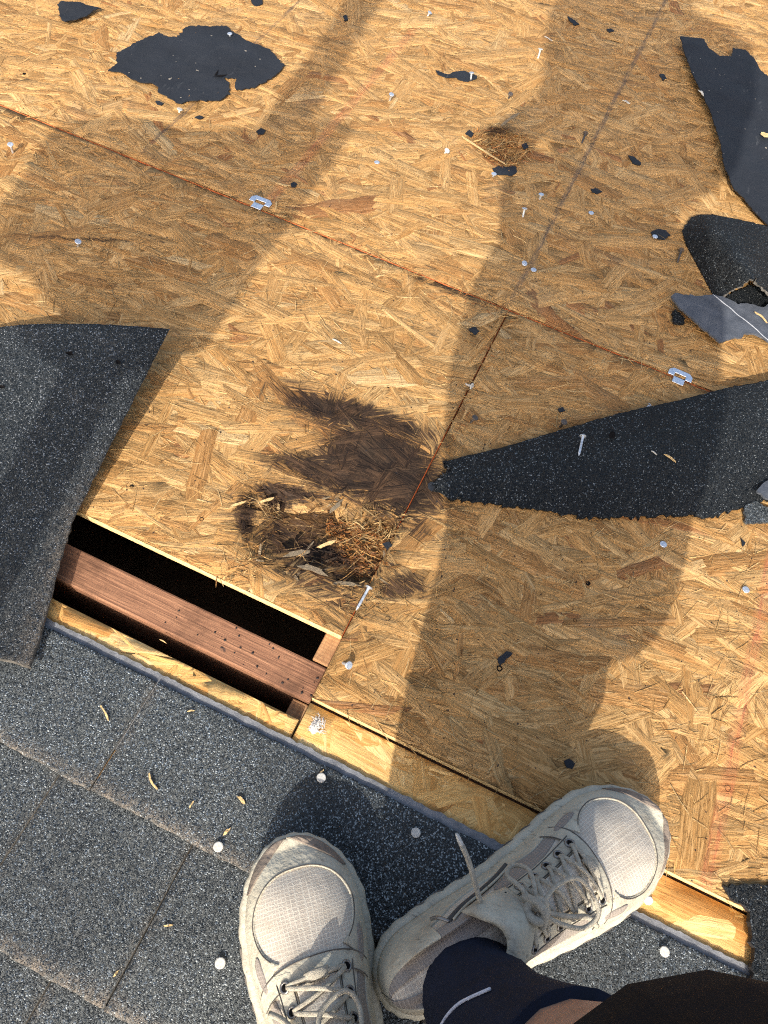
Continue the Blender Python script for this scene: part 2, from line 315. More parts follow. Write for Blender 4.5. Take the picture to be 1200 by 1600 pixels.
PAL = np.array([[0.52, 0.325, 0.134], [0.55, 0.350, 0.150], [0.49, 0.295, 0.116], [0.58, 0.386, 0.174], [0.44, 0.252, 0.098], [0.53, 0.337, 0.144], [0.35, 0.180, 0.075], [0.61, 0.440, 0.225]])
PAL = PAL * np.array([0.95, 0.93, 0.89])
PW = np.array([0.23, 0.21, 0.19, 0.10, 0.10, 0.135, 0.02, 0.015])
PALF = np.array([[0.72, 0.44, 0.155], [0.76, 0.49, 0.19], [0.66, 0.38, 0.125], [0.80, 0.55, 0.24], [0.58, 0.31, 0.10]])
PWF = np.array([0.3, 0.25, 0.2, 0.15, 0.1])
NS = 7                                             # stations along a strand
def strand_block(n, x0, x1, y0, y1, zf, pal, pw, flat=1.0, big=0.62, cx=None, zoff=None, LW=None, angs=None):
    """n wood strands lying in the rectangle, draped on zf: arrays of verts, quads, attributes."""
    c = np.stack([rng.uniform(x0, x1, n), rng.uniform(y0, y1, n)], 1) if cx is None else cx
    isb = rng.random(n) < big
    L = np.where(isb, rng.uniform(0.06, 0.155, n), rng.uniform(0.020, 0.065, n))
    W = np.where(isb, rng.uniform(0.010, 0.040, n) * rng.uniform(0.6, 1.0, n), rng.uniform(0.0022, 0.009, n))
    if LW is not None: L, W = LW
    an = np.where(rng.random(n) < 0.62, rng.normal(0.20, 0.36, n), rng.uniform(-1.57, 1.57, n)) if angs is None else angs
    ca, sa = np.cos(an), np.sin(an)
    zo = rng.uniform(0.0, 0.0008, n) * flat if zoff is None else zoff
    tl = rng.normal(0, 0.004, n) * flat; rl = rng.normal(0, 0.010, n) * flat
    bend = rng.normal(0, 0.06, n)
    t = np.linspace(-0.5, 0.5, NS)
    V = np.empty((n, NS, 4, 3)); suv = np.empty((n, NS, 4, 3)); seed = rng.uniform(0, 50, n)
    skew = rng.normal(0, 0.8, n)
    for i in range(NS):
        endk = (i == 0 or i == NS - 1)
        ju = rng.normal(0, 0.05 if endk else 0.012, (n, 4)) * np.minimum(L, 0.06)[:, None]
        taper = (rng.uniform(0.70, 1.0, n) if endk else rng.uniform(0.90, 1.06, n))
        off = rng.normal(0, 0.035, n) * W
        for j, v in enumerate((-0.5, -0.5, 0.5, 0.5)):
            u_ = t[i] * L + ju[:, j] + (skew * W * v * (1 if endk else 0.6))
            w_ = v * W * taper + off + bend * L * (4 * t[i] * t[i] - 0.5) * 0.25
            w_in = w_ - np.sign(v) * np.minimum(0.0009, W * 0.13) * (1 if j in (1, 2) else 0)
            X = c[:, 0] + ca * u_ - sa * w_in; Y = c[:, 1] + sa * u_ + ca * w_in
            X = np.clip(X, x0, x1); Y = np.clip(Y, y0, y1)
            z = zf(X, Y) + 0.0004 + zo + tl * u_ * 0.6 + rl * w_in * 0.6 + np.abs(rng.normal(0, 0.00006, n)) * flat
            z = np.where((j in (0, 3)) or endk, z - 0.0004 * flat - 0.0002, z)
            V[:, i, j] = np.stack([X, Y, z], 1)
            suv[:, i, j] = np.stack([u_ + seed, w_in + seed * 1.7, seed], 1)
    base = (np.arange(n) * NS * 4)[:, None]
    q = []
    for i in range(NS - 1):
        for j in range(3): q.append([i * 4 + j, i * 4 + 4 + j, i * 4 + 5 + j, i * 4 + 1 + j])
    q = np.array(q); Q = (base[:, :, None] + q[None]).reshape(-1, 4)
    k = rng.choice(len(pal), n, p=pw); colr = pal[k] * rng.uniform(0.89, 1.12, (n, 1))
    colr = np.concatenate([colr, np.ones((n, 1))], 1)
    V = V.reshape(-1, 3); suv = suv.reshape(-1, 3); colv = np.repeat(colr, NS * 4, 0).reshape(n, NS, 4, 4)
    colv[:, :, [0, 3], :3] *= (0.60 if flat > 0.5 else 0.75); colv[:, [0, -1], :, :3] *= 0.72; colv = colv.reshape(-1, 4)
    return V, Q, dict(suv=suv, col=colv, stain=stain_shade_at(V[:, 0], V[:, 1])), L * W

roof = tag(empty('roof_deck', (0, 0, -TH)), 'weathered strand board roof deck with rotten spots and open slot', 'roof', None, 'structure')
roof.location = (0, 0, 0)
def panel(x0, x1, y0, y1, ztop=0.0, th=TH, res=0.02, mat=OSB, edge=EDGE, dens=0, pal=PAL, pw=PW, flat=1.0, nbig=0, edge_s=None, field=None, sub=None, strip=None):
    nx = max(2, int((x1 - x0) / res) + 1); ny = max(2, int((y1 - y0) / res) + 1)
    xs = np.linspace(x0, x1, nx); ys = np.linspace(y0, y1, ny); X, Y = np.meshgrid(xs, ys, indexing='ij')
    zf = (lambda a, b: crater_z(a, b) + ztop) if field else (lambda a, b: np.zeros_like(a) + ztop)
    Z = zf(X, Y)
    V = np.stack([X, Y, Z], -1).reshape(-1, 3)
    idx = np.arange(nx * ny).reshape(nx, ny)
    Q = np.stack([idx[:-1, :-1], idx[1:, :-1], idx[1:, 1:], idx[:-1, 1:]], -1).reshape(-1, 4)
    ring = [idx[:, 0], idx[-1, :], idx[::-1, -1], idx[0, ::-1]]
    loop = np.concatenate([r[:-1] for r in ring]); nb = len(loop)
    B = V[loop].copy(); B[:, 2] = ztop - th
    top0 = len(Q); V = np.concatenate([V, B]); bi = np.arange(nb) + nx * ny
    Qs = np.stack([loop, bi, np.roll(bi, -1), np.roll(loop, -1)], 1)
    cen = len(V)
    col = np.tile(np.append(pal[0] * 0.6, 1.0), (len(V), 1))
    suv = np.stack([V[:, 0], V[:, 1], V[:, 2]], 1)
    if field:
        cr = sstep(-0.0015, -0.006, crater_z(V[:, 0], V[:, 1])) * (V[:, 2] > ztop - th * 0.98); nz = fbm(V[:, 0] * 70, V[:, 1] * 70)[:, None]
        col[:, :3] = col[:, :3] * (1 - cr[:, None]) + cr[:, None] * (np.array([0.020, 0.012, 0.008]) * (1 - nz) + np.array([0.21, 0.115, 0.042]) * nz)  # brown rot floor, darkened in colour so the pit reads deep
        suv[:, 1] += 0.006 * fbm(V[:, 0] * 50, V[:, 1] * 50)
    Qb = np.array([[bi[0], bi[len(ring[0]) - 1 + len(ring[1]) - 1 + len(ring[2]) - 1], bi[len(ring[0]) - 1 + len(ring[1]) - 1], bi[len(ring[0]) - 1]]])
    o = bigmesh('strand_board_panel', V, np.concatenate([Q, Qs, Qb]), mat, roof, dict(suv=suv, col=col, stain=stain_shade_at(V[:, 0], V[:, 1])))
    o.data.materials.append(edge); mi = np.zeros(len(Q) + len(Qs) + 1, dtype=np.int32)
    mi[len(Q):len(Q) + len(Qs)] = 1
    if edge_s is not None:                       # the downslope edge is a clean cut
        o.data.materials.append(edge_s); mi[len(Q):len(Q) + nx - 1] = 2
    o.data.polygons.foreach_set('material_index', mi)
    if dens:
        sx0, sx1, sy0, sy1 = sub or (x0, x1, y0, y1)
        n = int(dens * (sx1 - sx0) * (sy1 - sy0))
        cx = np.stack([rng.uniform(sx0, sx1, n), rng.uniform(sy0, sy1, n)], 1)
        if field: cx = cx[(psdf(crater, cx[:, 0], cx[:, 1]) < -0.003) | (rng.random(n) < 0.05)]; n = len(cx)
        if strip is not None:
            cx = cx[strip(cx[:, 0], cx[:, 1])]; n = len(cx)
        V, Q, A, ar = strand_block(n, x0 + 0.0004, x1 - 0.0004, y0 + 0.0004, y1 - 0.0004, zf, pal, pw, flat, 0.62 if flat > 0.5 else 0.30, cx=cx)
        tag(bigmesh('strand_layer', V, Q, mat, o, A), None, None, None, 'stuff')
        for k in range(nbig):                      # the widest strands, pressed on top
            for _ in range(30):
                cc = np.array([[rng.uniform(sx0 + .05, sx1 - .05), rng.uniform(sy0 + .03, sy1 - .03)]])
                if crater_z(cc[:, 0], cc[:, 1])[0] > -0.0005 and (strip is None or strip(cc[:, 0], cc[:, 1])[0]): break
            V, Q, A, ar = strand_block(1, x0 + 0.0004, x1 - 0.0004, y0 + 0.0004, y1 - 0.0004, zf, pal, pw, flat * 0.5, cx=cc, zoff=np.array([0.0006 + 0.0003 * rng.random()]),
                                       LW=(rng.uniform(0.07, 0.14, 1), rng.uniform(0.012, 0.030, 1)))
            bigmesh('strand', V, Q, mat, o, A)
    return o
inview = lambda X, Y: (Y < 0.55 + 1.55 * (X + 1.35) + 0.15)       # nothing is seen beyond the left frame edge
pl = panel(-1.30, JX - 0.0008, CUTY, SEAM - 0.0015, field=True, res=0.0032, dens=4200, nbig=34, edge_s=CUT, sub=(-1.1, JX, CUTY, SEAM))
pr = panel(JX + 0.0008, 1.13, YB, SEAM - 0.0015, res=0.02, dens=4200, nbig=34, edge_s=CUT, sub=(JX, 0.75, YB, SEAM))
pu = panel(-1.302, 1.13, SEAM + 0.0015, 2.017, field=True, res=0.006, dens=3400, nbig=50, sub=(-1.30, 0.55, SEAM, 2.0))
for a in ((-2.52, -1.306, CUTY, SEAM - 0.002), (1.133, 2.5, YB, SEAM - 0.002), (-2.52, -1.305, SEAM + 0.002, 2.017), (1.133, 2.5, SEAM + 0.002, 2.017), (-2.52, -0.085, 2.021, 3.24), (-0.082, 2.5, 2.021, 3.24)):
    panel(*a, res=0.05, dens=700)
panel(-2.52, -0.56, 0.05, CUTY - 0.003, ztop=0.0, res=0.05, dens=800)
# clean board that lay under the shingles until today
fl = panel(-0.556, JX - 0.0015, 0.03, 0.1630, ztop=FZ, mat=OSBF, edge=CUT, res=0.05, dens=9000, pal=PALF, pw=PWF, flat=0.25, sub=(-0.5, JX, 0.12, 0.163))
fr = panel(JX + 0.0005, 0.430, 0.03, 0.1835, ztop=FZ, mat=OSBF, edge=CUT, res=0.05, dens=9000, nbig=0, pal=PALF, pw=PWF, flat=0.25, sub=(JX, 0.384, 0.12, 0.1835))

# nail holes punched through the deck
HOLE = None
for (px, py, r) in [(602, 953, 3.2), (606, 967, 2.8), (780, 1045, 3.2), (955, 1140, 3.4), (977, 1128, 3.2), (918, 912, 2.8), (1136, 1232, 3.2), (206, 761, 2.4), (315, 812, 2.4), (607, 605, 2.2), (910, 130, 2.4), (503, 30, 2.6), (500, 28, 2.0), (540, 33, 3.2), (38, 116, 2.2), (515, 426, 2.6), (898, 970, 2.0), (850, 1015, 1.8), (745, 1080, 1.6), (983, 1094, 2.0), (300, 245, 2.4), (1016, 705, 2.4)]:
    p = P(px, py); par = pu if p[1] > SEAM else (pl if p[0] < JX else pr)
    a = np.linspace(0, 2 * math.pi, 13)[:-1]; r = r * 0.001
    V = [(p[0] + r * k * math.cos(t) * (1 + .15 * math.sin(3 * t)), p[1] + r * k * math.sin(t), z) for k, z in ((1.15, 0.0004), (1.0, 0.0014), (0.7, 0.0011)) for t in a] + [(p[0], p[1], 0.0008)]
    F = [(k * 12 + i, k * 12 + (i + 1) % 12, k * 12 + 12 + (i + 1) % 12, k * 12 + 12 + i) for k in (0, 1) for i in range(12)] + [(24 + i, 24 + (i + 1) % 12, 36) for i in range(12)]
    meshobj('nail_hole', V, F, BLACK, par)

# loose fibres of the two rotten spots
def fibres(n, poly, pal, parent, zf, lo=(0.004, 0.022), wd=(0.0005, 0.0016), name='rotten_fibres', up=0.30, bias=None, rim=0.0):
    bb0 = poly.min(0) - 0.004; bb1 = poly.max(0) + 0.004
    pts = rng.uniform(bb0, bb1, (n * 6, 2)); d = psdf(poly, pts[:, 0], pts[:, 1])
    wgt = np.where(d > -0.004, 1.0, 0.0) * np.where(d < 0.014, 1.0, 1.0 - rim)
    if bias is not None: wgt = wgt * bias(pts[:, 0], pts[:, 1])
    pts = pts[rng.random(len(pts)) < wgt][:n]; n = len(pts)
    L = rng.uniform(*lo, n); W = rng.uniform(*wd, n); yaw = rng.normal(0.3, 0.9, n); pit = np.abs(rng.normal(0.05, up, n)); roll = rng.normal(0, 0.5, n)
    d3 = np.stack([np.cos(yaw) * np.cos(pit), np.sin(yaw) * np.cos(pit), np.sin(pit)], 1)
    s3 = np.stack([-np.sin(yaw) * np.cos(roll), np.cos(yaw) * np.cos(roll), np.sin(roll)], 1)
    z0 = zf(pts[:, 0], pts[:, 1]) + rng.uniform(0.0, 0.0025, n)
    p0 = np.concatenate([pts, z0[:, None]], 1)
    V = np.empty((n, 6, 3)); curl = rng.normal(0, 0.15, n)
    for i, t in enumerate((0.0, 0.5, 1.0)):
        c = p0 + d3 * (t * L)[:, None] + s3 * (curl * L * t * t)[:, None]
        ww = W * (0.5, 0.5, 0.22)[i]
        V[:, i * 2] = c - s3 * ww[:, None]; V[:, i * 2 + 1] = c + s3 * ww[:, None]
    b = (np.arange(n) * 6)[:, None]
    Q = np.concatenate([b + np.array([[0, 2, 3, 1]]), b + np.array([[2, 4, 5, 3]])])
    k = rng.integers(0, len(pal), n); colr = pal[k] * rng.uniform(0.7, 1.15, (n, 1)); colr = np.concatenate([colr, np.ones((n, 1))], 1)
    V = V.reshape(-1, 3); suv = V * 1.0; stn = stain_shade_at(V[:, 0], V[:, 1]) if name == 'raised_fibres' else np.zeros(len(V))
    o = bigmesh(name, V, Q, OSB, parent, dict(suv=suv, col=np.repeat(colr, 6, 0), stain=stn))
    return tag(o, None, None, None, 'stuff')
PALE_P = np.array([[0.54, 0.37, 0.16], [0.48, 0.30, 0.12], [0.58, 0.42, 0.20], [0.40, 0.22, 0.08]])
MIX_P = np.array([[0.26, 0.14, 0.050], [0.17, 0.09, 0.035], [0.34, 0.20, 0.08], [0.08, 0.05, 0.030], [0.46, 0.30, 0.13]])
ORG_P = np.array([[0.52, 0.24, 0.07], [0.40, 0.16, 0.05], [0.60, 0.33, 0.12], [0.30, 0.13, 0.05]])
GREY_P = np.array([[0.42, 0.34, 0.22], [0.52, 0.43, 0.28], [0.30, 0.24, 0.16]])
cz = crater_z
fibres(500, crater, MIX_P * 0.8, pl, cz, (0.003, 0.010), (0.0006, 0.0026), rim=0.4, up=0.15)
fibres(170, polyW([(545, 790), (615, 797), (625, 812), (600, 845), (560, 835), (535, 805)]), PALE_P, pl, cz, (0.006, 0.022), up=0.35)
fibres(900, polyW([(515, 812), (605, 825), (597, 880), (560, 895), (515, 868)]), ORG_P * 0.75, pl, cz, (0.0015, 0.007), (0.0006, 0.0020), up=0.2)
fibres(60, polyW([(375, 772), (440, 765), (425, 800), (400, 830), (410, 870), (385, 850)]), PALE_P, pl, cz, (0.006, 0.020), up=0.3, bias=lambda X, Y: np.full_like(X, 0.6))
fibres(14, polyW([(440, 860), (500, 850), (520, 880), (470, 905), (430, 890)]), GREY_P, pl, cz, (0.008, 0.022), (0.0015, 0.004), 'torn_flakes', 0.18)
fibres(8, polyW([(380, 765), (610, 800), (590, 900), (400, 870)]), PALE_P, pl, cz, (0.008, 0.022), (0.001, 0.0035), 'torn_flakes', 0.35)
fibres(60, polyW([(350, 880), (380, 870), (410, 890), (380, 905), (340, 900)]), PALE_P, pl, cz, (0.004, 0.014))
fibres(80, polyW([(540, 925), (600, 905), (600, 940), (560, 965), (535, 950)]), PALE_P, pl, cz, (0.004, 0.013))
def rimflakes(poly, n, parent, pal):
    c = poly.mean(0)
    for k in range(n):
        i = rng.integers(len(poly)); t = rng.random(); q = poly[i] * (1 - t) + poly[(i + 1) % len(poly)] * t
        fibres(2, np.array([q + (-.004, -.004), q + (.004, -.004), q + (.004, .004), q + (-.004, .004)]), pal, parent, cz, (0.006, 0.016), (0.0016, 0.0045), 'torn_rim_flake', 0.40)
rimflakes(crater, 10, pl, np.concatenate([PALE_P[:1], GREY_P, MIX_P]))
fibres(900, crater2, np.concatenate([ORG_P, PALE_P[:2]]), pu, cz, (0.004, 0.018), up=0.4)
fibres(90, crater2, PALE_P, pu, cz, (0.010, 0.030), (0.001, 0.003), 'torn_flakes', 0.35)
def along_seam(n, a, b, parent, wid=0.006):
    a = P2(*a); b = P2(*b); d = (b - a) / np.linalg.norm(b - a); nn = np.array([-d[1], d[0]]) * wid
    fibres(n, np.array([a - nn, b - nn, b + nn, a + nn]), np.concatenate([ORG_P, PALE_P[:2]]), parent, lambda X, Y: np.zeros_like(X) + 0.001, (0.004, 0.013), (0.0005, 0.0014), 'seam_fibres', 0.2)
along_seam(90, (630, 428), (800, 497), pu); along_seam(70, (790, 500), (690, 705), pr, 0.005); along_seam(60, (800, 490), (1100, 612), pu, 0.004); along_seam(50, (420, 330), (640, 425), pu, 0.004)
LIT_P = np.array([[0.58, 0.40, 0.18], [0.54, 0.35, 0.14], [0.62, 0.45, 0.22], [0.46, 0.27, 0.10]])
zero = lambda X, Y: np.zeros_like(X) + 0.0004
for par, n_, q_ in ((pl, 1700, [(-1.0, CUTY + .028), (JX - .035, CUTY + .028), (JX - .012, SEAM - .004), (-1.0, SEAM - .004)]), (pr, 1700, [(JX + .002, YB + .003), (0.6, YB + .003), (0.6, SEAM - .004), (JX + .002, SEAM - .004)]), (pu, 3600, [(-1.2, SEAM + .004), (0.45, SEAM + .004), (0.45, 2.0), (-1.2, 2.0)])):
    fibres(n_, np.array(q_), LIT_P, par, zero, (0.006, 0.034), (0.0004, 0.0012), 'raised_fibres', 0.025)
# one long raised splinter by the small rotten spot
def sliver(name, a, b, wd, h0, h1, mat, parent=None, thick=0.0012):
    A = P(*a); B = P(*b); A[2] = h0; B[2] = h1; d = (B - A)[:2]; L = np.linalg.norm(d); d /= L; nn = np.array([-d[1], d[0]])
    V = []; st = 6; bow = random.gauss(0, 0.06) * L
    for k in range(st + 1):
        t = k / st; ww = wd * (0.55, 0.9, 1.0, 0.85, 1.0, 0.8, 0.4)[k] * random.uniform(0.75, 1.15) * 0.5; c = A + (B - A) * t + np.array([nn[0], nn[1], 0.0]) * bow * math.sin(math.pi * t)
        jl = (random.uniform(-1, 1) * wd * 0.9 if k in (0, st) else 0.0)
        for sg, dz in ((-1, 0), (1, 0), (1, -thick), (-1, -thick)): V.append((c[0] + nn[0] * ww * sg + d[0] * jl * sg, c[1] + nn[1] * ww * sg + d[1] * jl * sg, c[2] + dz + 0.0006 * math.sin(5 * t)))
    F = [(k * 4 + i, k * 4 + 4 + i, k * 4 + 4 + (i + 1) % 4, k * 4 + (i + 1) % 4) for k in range(st) for i in range(4)] + [(3, 2, 1, 0), tuple(st * 4 + i for i in range(4))]
    return meshobj(name, V, F, mat, parent)
CHIP = mat_simple('fresh_splinter', (0.56, 0.39, 0.18), 0.75, 0.25, 0.18, 300.0, 0.001, 700.0)
GREYCHIP = mat_simple('weathered_splinter', (0.17, 0.135, 0.09), 0.8, 0.2, 0.25, 300.0, 0.001, 700.0)
sliver('raised_splinter', (722, 217), (788, 262), 0.0036, 0.004, 0.008, CHIP, pu)
sliver('raised_splinter', (782, 203), (807, 193), 0.006, 0.008, 0.020, GREYCHIP, pu)
for a, b, wd, mt in [((498, 856), (524, 847), 0.0045, CHIP), ((404, 786), (428, 780), 0.0035, CHIP), ((515, 800), (533, 785), 0.005, GREYCHIP), ((478, 862), (490, 848), 0.002, GREYCHIP), ((520, 912), (560, 916), 0.004, GREYCHIP), ((360, 792), (385, 784), 0.003, CHIP), ((446, 868), (484, 864), 0.007, GREYCHIP), ((470, 884), (508, 898), 0.007, GREYCHIP)]:
    sliver('torn_strand', a, b, wd, 0.001, 0.004, mt, pl)

# ------------------------------------------------------------------ what is under the deck
at = tag(empty('roof_framing'), 'rafters and red blocking board under the deck', 'framing', None, 'structure')
box('rafter', JX - 0.019, JX + 0.019, 0.2265, 3.2, -0.16, -TH - 0.0005, FIR, at, 0.0015)
box('rafter_tail', JX - 0.019, JX + 0.019, 0.02, 0.1835, -0.16, -0.0225, FIR, at, 0.0015)
for k in (-3, -2, -1, 1, 2, 3):
    box('rafter', JX - 0.019 + 0.61 * k, JX + 0.019 + 0.61 * k, 0.2265, 3.2, -0.16, -TH - 0.0005, FIR, at, 0.0015)
box('blocking_board', -2.4, -0.0815, 0.1848, 0.2250, -0.17, -0.0135, REDWOOD, at, 0.002)
box('blocking_board', -0.0805, 2.4, 0.1848, 0.2250, -0.17, -0.0225, REDWOOD, at, 0.002)
box('fascia_board', -2.5, 2.5, 0.0, 0.018, -0.20, -0.0225, FIR, at, 0.0015)
tag(box('attic', -2.6, 2.6, -0.6, 3.3, -0.36, -0.30, ATTIC), 'dark attic floor far below the open slot', 'floor', None, 'structure')
for nm, a in (('attic_wall', (-2.6, -2.54, -0.6, 3.3)), ('attic_wall', (2.54, 2.6, -0.6, 3.3)), ('attic_wall', (-2.54, 2.54, 3.25, 3.3)), ('attic_wall', (-2.54, 2.54, -0.6, -0.56))):
    tag(box(nm, a[0], a[1], a[2], a[3], -0.30, -0.03, ATTIC), 'plain dark attic wall under the roof edge', 'wall', None, 'structure')
# dark grit on the blocking board
for k in range(28):
    x = -0.0825 - 0.17 * abs(random.gauss(0, 0.55)); y = random.uniform(0.188, 0.222); r = random.uniform(0.0006, 0.0017)
    if x < -0.36: continue
    V = [(x + r * math.cos(t) * random.uniform(.6, 1.3), y + r * math.sin(t) * random.uniform(.6, 1.3), -0.0132) for t in np.linspace(0, 5.2, 6)] + [(x, y, -0.0132 + r)]
    meshobj('grit', V, [(i, (i + 1) % 6, 6) for i in range(6)], ASPH, at)

# ------------------------------------------------------------------ shingles still nailed below the slot
shg = tag(empty('shingle_roof'), 'dark granule shingles still in place along the eave', 'shingles', None, 'structure')
def slab(name, pts, z0, z1, mat, edge, parent, dustf=None, res=0.006, raggedness=0.0006):
    """Sheet with an outline (world xy), ragged border, vertical edge of its own."""
    out = []
    n = len(pts)
    for i in range(n):
        a = np.array(pts[i]); b = np.array(pts[(i + 1) % n]); L = np.linalg.norm(b - a); k = max(1, int(L / 0.004)); nn = np.array([-(b - a)[1], (b - a)[0]]) / (L + 1e-9)
        for j in range(k):
            out.append(a + (b - a) * j / k + nn * rng.normal(0, raggedness))
    out = np.array(out); N_ = len(out)
    V = [(p[0], p[1], z1) for p in out] + [(p[0], p[1], z0) for p in out]
    F = [tuple(range(N_)), tuple(range(2 * N_ - 1, N_ - 1, -1))] + [(i, N_ + i, N_ + (i + 1) % N_, (i + 1) % N_) for i in range(N_)]
    a2 = sum(out[i][0] * out[(i + 1) % N_][1] - out[(i + 1) % N_][0] * out[i][1] for i in range(N_))
    if a2 < 0: F = [f[::-1] for f in F]
    return meshobj(name, V, F, [mat, edge], parent, False, [0, 1] + [1] * N_)
def course(xs, y0, y1, z0, z1, mat=GRAN, edge=DUSTED, dust_low=0.010):
    """One course: tabs between the x cuts, gridded so that the dust attribute can follow the edges."""
    for a, b in zip(xs[:-1], xs[1:]):
        x0, x1 = a + 0.0008, b - 0.0008; rx, ry = 0.008, 0.0035
        nx = max(3, int((x1 - x0) / rx)); ny = max(3, int((y1 - y0) / ry))
        X, Y = np.meshgrid(np.linspace(x0, x1, nx), np.linspace(y0, y1, ny), indexing='ij')
        wob = (fbm(X * 30, Y * 0 + y0 * 50) - 0.5) * 0.004
        Yj = Y.copy(); Yj[:, 0] += wob[:, 0] + rng.normal(0, 0.0005, nx); Yj[:, -1] += rng.normal(0, 0.0004, nx)
        Z = np.full(X.shape, z1) + (fbm(X * 14, Y * 14) - 0.5) * 0.0015
        dst = np.exp(-((Yj - y0) / dust_low) ** 2) * (0.5 + fbm(X * 40, Y * 40)) + 0.55 * np.exp(-((X - x0) / 0.006) ** 2) * (fbm(X * 20, Y * 30)) * 1.3 + 0.4 * np.exp(-((X - x1) / 0.006) ** 2) * fbm(X * 20 + 9, Y * 30)
        V = np.stack([X, Yj, Z], -1).reshape(-1, 3); idx = np.arange(nx * ny).reshape(nx, ny)
        Q = np.stack([idx[:-1, :-1], idx[1:, :-1], idx[1:, 1:], idx[:-1, 1:]], -1).reshape(-1, 4)
        loop = np.concatenate([idx[:, 0][:-1], idx[-1, :][:-1], idx[::-1, -1][:-1], idx[0, ::-1][:-1]]); Bv = V[loop].copy(); Bv[:, 2] = z0
        bi = np.arange(len(loop)) + len(V); Qs = np.stack([loop, bi, np.roll(bi, -1), np.roll(loop, -1)], 1)
        V = np.concatenate([V, Bv]); d = np.concatenate([dst.ravel(), np.ones(len(loop)) * 0.5])
        o = bigmesh('shingle', V, np.concatenate([Q, Qs]), mat, shg, dict(dust=d))
        o.data.materials.append(edge); mi = np.zeros(len(Q) + len(Qs), dtype=np.int32); mi[len(Q):] = 1; o.data.polygons.foreach_set('material_index', mi)
Y1 = 0.0190
slab('shingle_selvage', [(-2.4, 0.06), (0.430, 0.06), (0.430, EAVE), (-2.4, EAVE)], FZ + 0.0006, FZ + 0.0042, SELV, ASPH, shg, raggedness=0.0005)
course([-2.4, -1.15, -0.228, 0.78, 2.4], Y1, EAVE - 0.0085, FZ + 0.0044, -0.0022)
course([-2.4, -1.3, -0.262, -0.118, 0.13, 0.31, 1.1, 2.4], Y1 - 0.14, Y1 + 0.003, FZ - 0.0060, -0.0062)
course([-2.4, -1.0, -0.30, -0.17, 0.05, 0.24, 0.9, 2.4], Y1 - 0.28, Y1 - 0.137, FZ - 0.010, -0.0102)
course([-2.4, -1.2, -0.35, 0.12, 0.7, 2.4], Y1 - 0.43, Y1 - 0.277, FZ - 0.014, -0.0142)
course([-2.4, -1.0, 0.0, 1.0, 2.4], Y1 - 0.60, Y1 - 0.427, FZ - 0.018, -0.0182)
# the shingle that still laps over the deck at the right edge
o = slab('shingle', [P2(1127, 1386), P2(1160, 1381), P2(1200, 1384), P2(1290, 1400), (0.72, 0.02), (0.392, 0.02), P2(1174, 1505), P2(1168, 1425), P2(1134, 1400)], -0.0016, 0.0048, GRAND, ASPH, shg, raggedness=0.0012)

# ------------------------------------------------------------------ loose torn pieces
def catmull(pts, n):
    pts = np.array(pts, float); k = len(pts); seg = np.linalg.norm(np.diff(pts, axis=0), axis=1); s = np.concatenate([[0], np.cumsum(seg)])
    ts = np.linspace(0, s[-1], n); out = []
    for t in ts:
        i = min(max(np.searchsorted(s, t) - 1, 0), k - 2); u = (t - s[i]) / (s[i + 1] - s[i] + 1e-12)
        p0 = pts[max(i - 1, 0)]; p1 = pts[i]; p2 = pts[i + 1]; p3 = pts[min(i + 2, k - 1)]
        out.append(0.5 * (2 * p1 + (p2 - p0) * u + (2 * p0 - 5 * p1 + 4 * p2 - p3) * u * u + (-p0 + 3 * p1 - 3 * p2 + p3) * u ** 3))
    return np.array(out)
def sheet(name, G, thick, top, bot, edge, parent=None, rag=0.0008, ragsides=(1, 1, 1, 1), dust=None):
    """A bent sheet from a grid of points, with thickness, ragged edges and its own back."""
    G = np.array(G, float); nu, nv = G.shape[:2]
    for side, (sl, on) in enumerate((((0, slice(None)), ragsides[0]), ((-1, slice(None)), ragsides[1]), ((slice(None), 0), ragsides[2]), ((slice(None), -1), ragsides[3]))):
        if on:
            e = G[sl]; e += np.concatenate([rng.normal(0, rag * on, (len(e), 2)), np.zeros((len(e), 1))], 1); G[sl] = e
    du = np.gradient(G, axis=0); dv = np.gradient(G, axis=1); nn = np.cross(du, dv); nn /= np.linalg.norm(nn, axis=2, keepdims=True) + 1e-12
    if nn[..., 2].mean() < 0: nn = -nn; flip = True
    else: flip = False
    B = G - nn * thick
    V = np.concatenate([G.reshape(-1, 3), B.reshape(-1, 3)]); idx = np.arange(nu * nv).reshape(nu, nv); off = nu * nv
    Q = np.stack([idx[:-1, :-1], idx[1:, :-1], idx[1:, 1:], idx[:-1, 1:]], -1).reshape(-1, 4)
    loop = np.concatenate([idx[:, 0][:-1], idx[-1, :][:-1], idx[::-1, -1][:-1], idx[0, ::-1][:-1]])
    Qs = np.stack([loop, loop + off, np.roll(loop, -1) + off, np.roll(loop, -1)], 1); Qb = Q[:, ::-1] + off
    A = np.concatenate([Q, Qb, Qs])
    if flip: A = A[:, ::-1]
    d = np.zeros(len(V)) if dust is None else np.concatenate([dust.ravel(), dust.ravel()])
    o = bigmesh(name, V, A, top, parent, dict(dust=d), True)
    o.data.materials.append(bot); o.data.materials.append(edge)
    mi = np.zeros(len(A), dtype=np.int32); mi[len(Q):2 * len(Q)] = 1; mi[2 * len(Q):] = 2; o.data.polygons.foreach_set('material_index', mi)
    sm = np.ones(len(A), dtype=bool); sm[2 * len(Q):] = False; o.data.polygons.foreach_set('use_smooth', sm)
    return o
def rails(rs, nu, nv):
    """Grid through several rails, each a list of (px, py, h)."""
    R_ = [catmull([P(*p) for p in r], nu) for r in rs]
    return np.array([catmull([r[i] for r in R_], nv) for i in range(nu)])
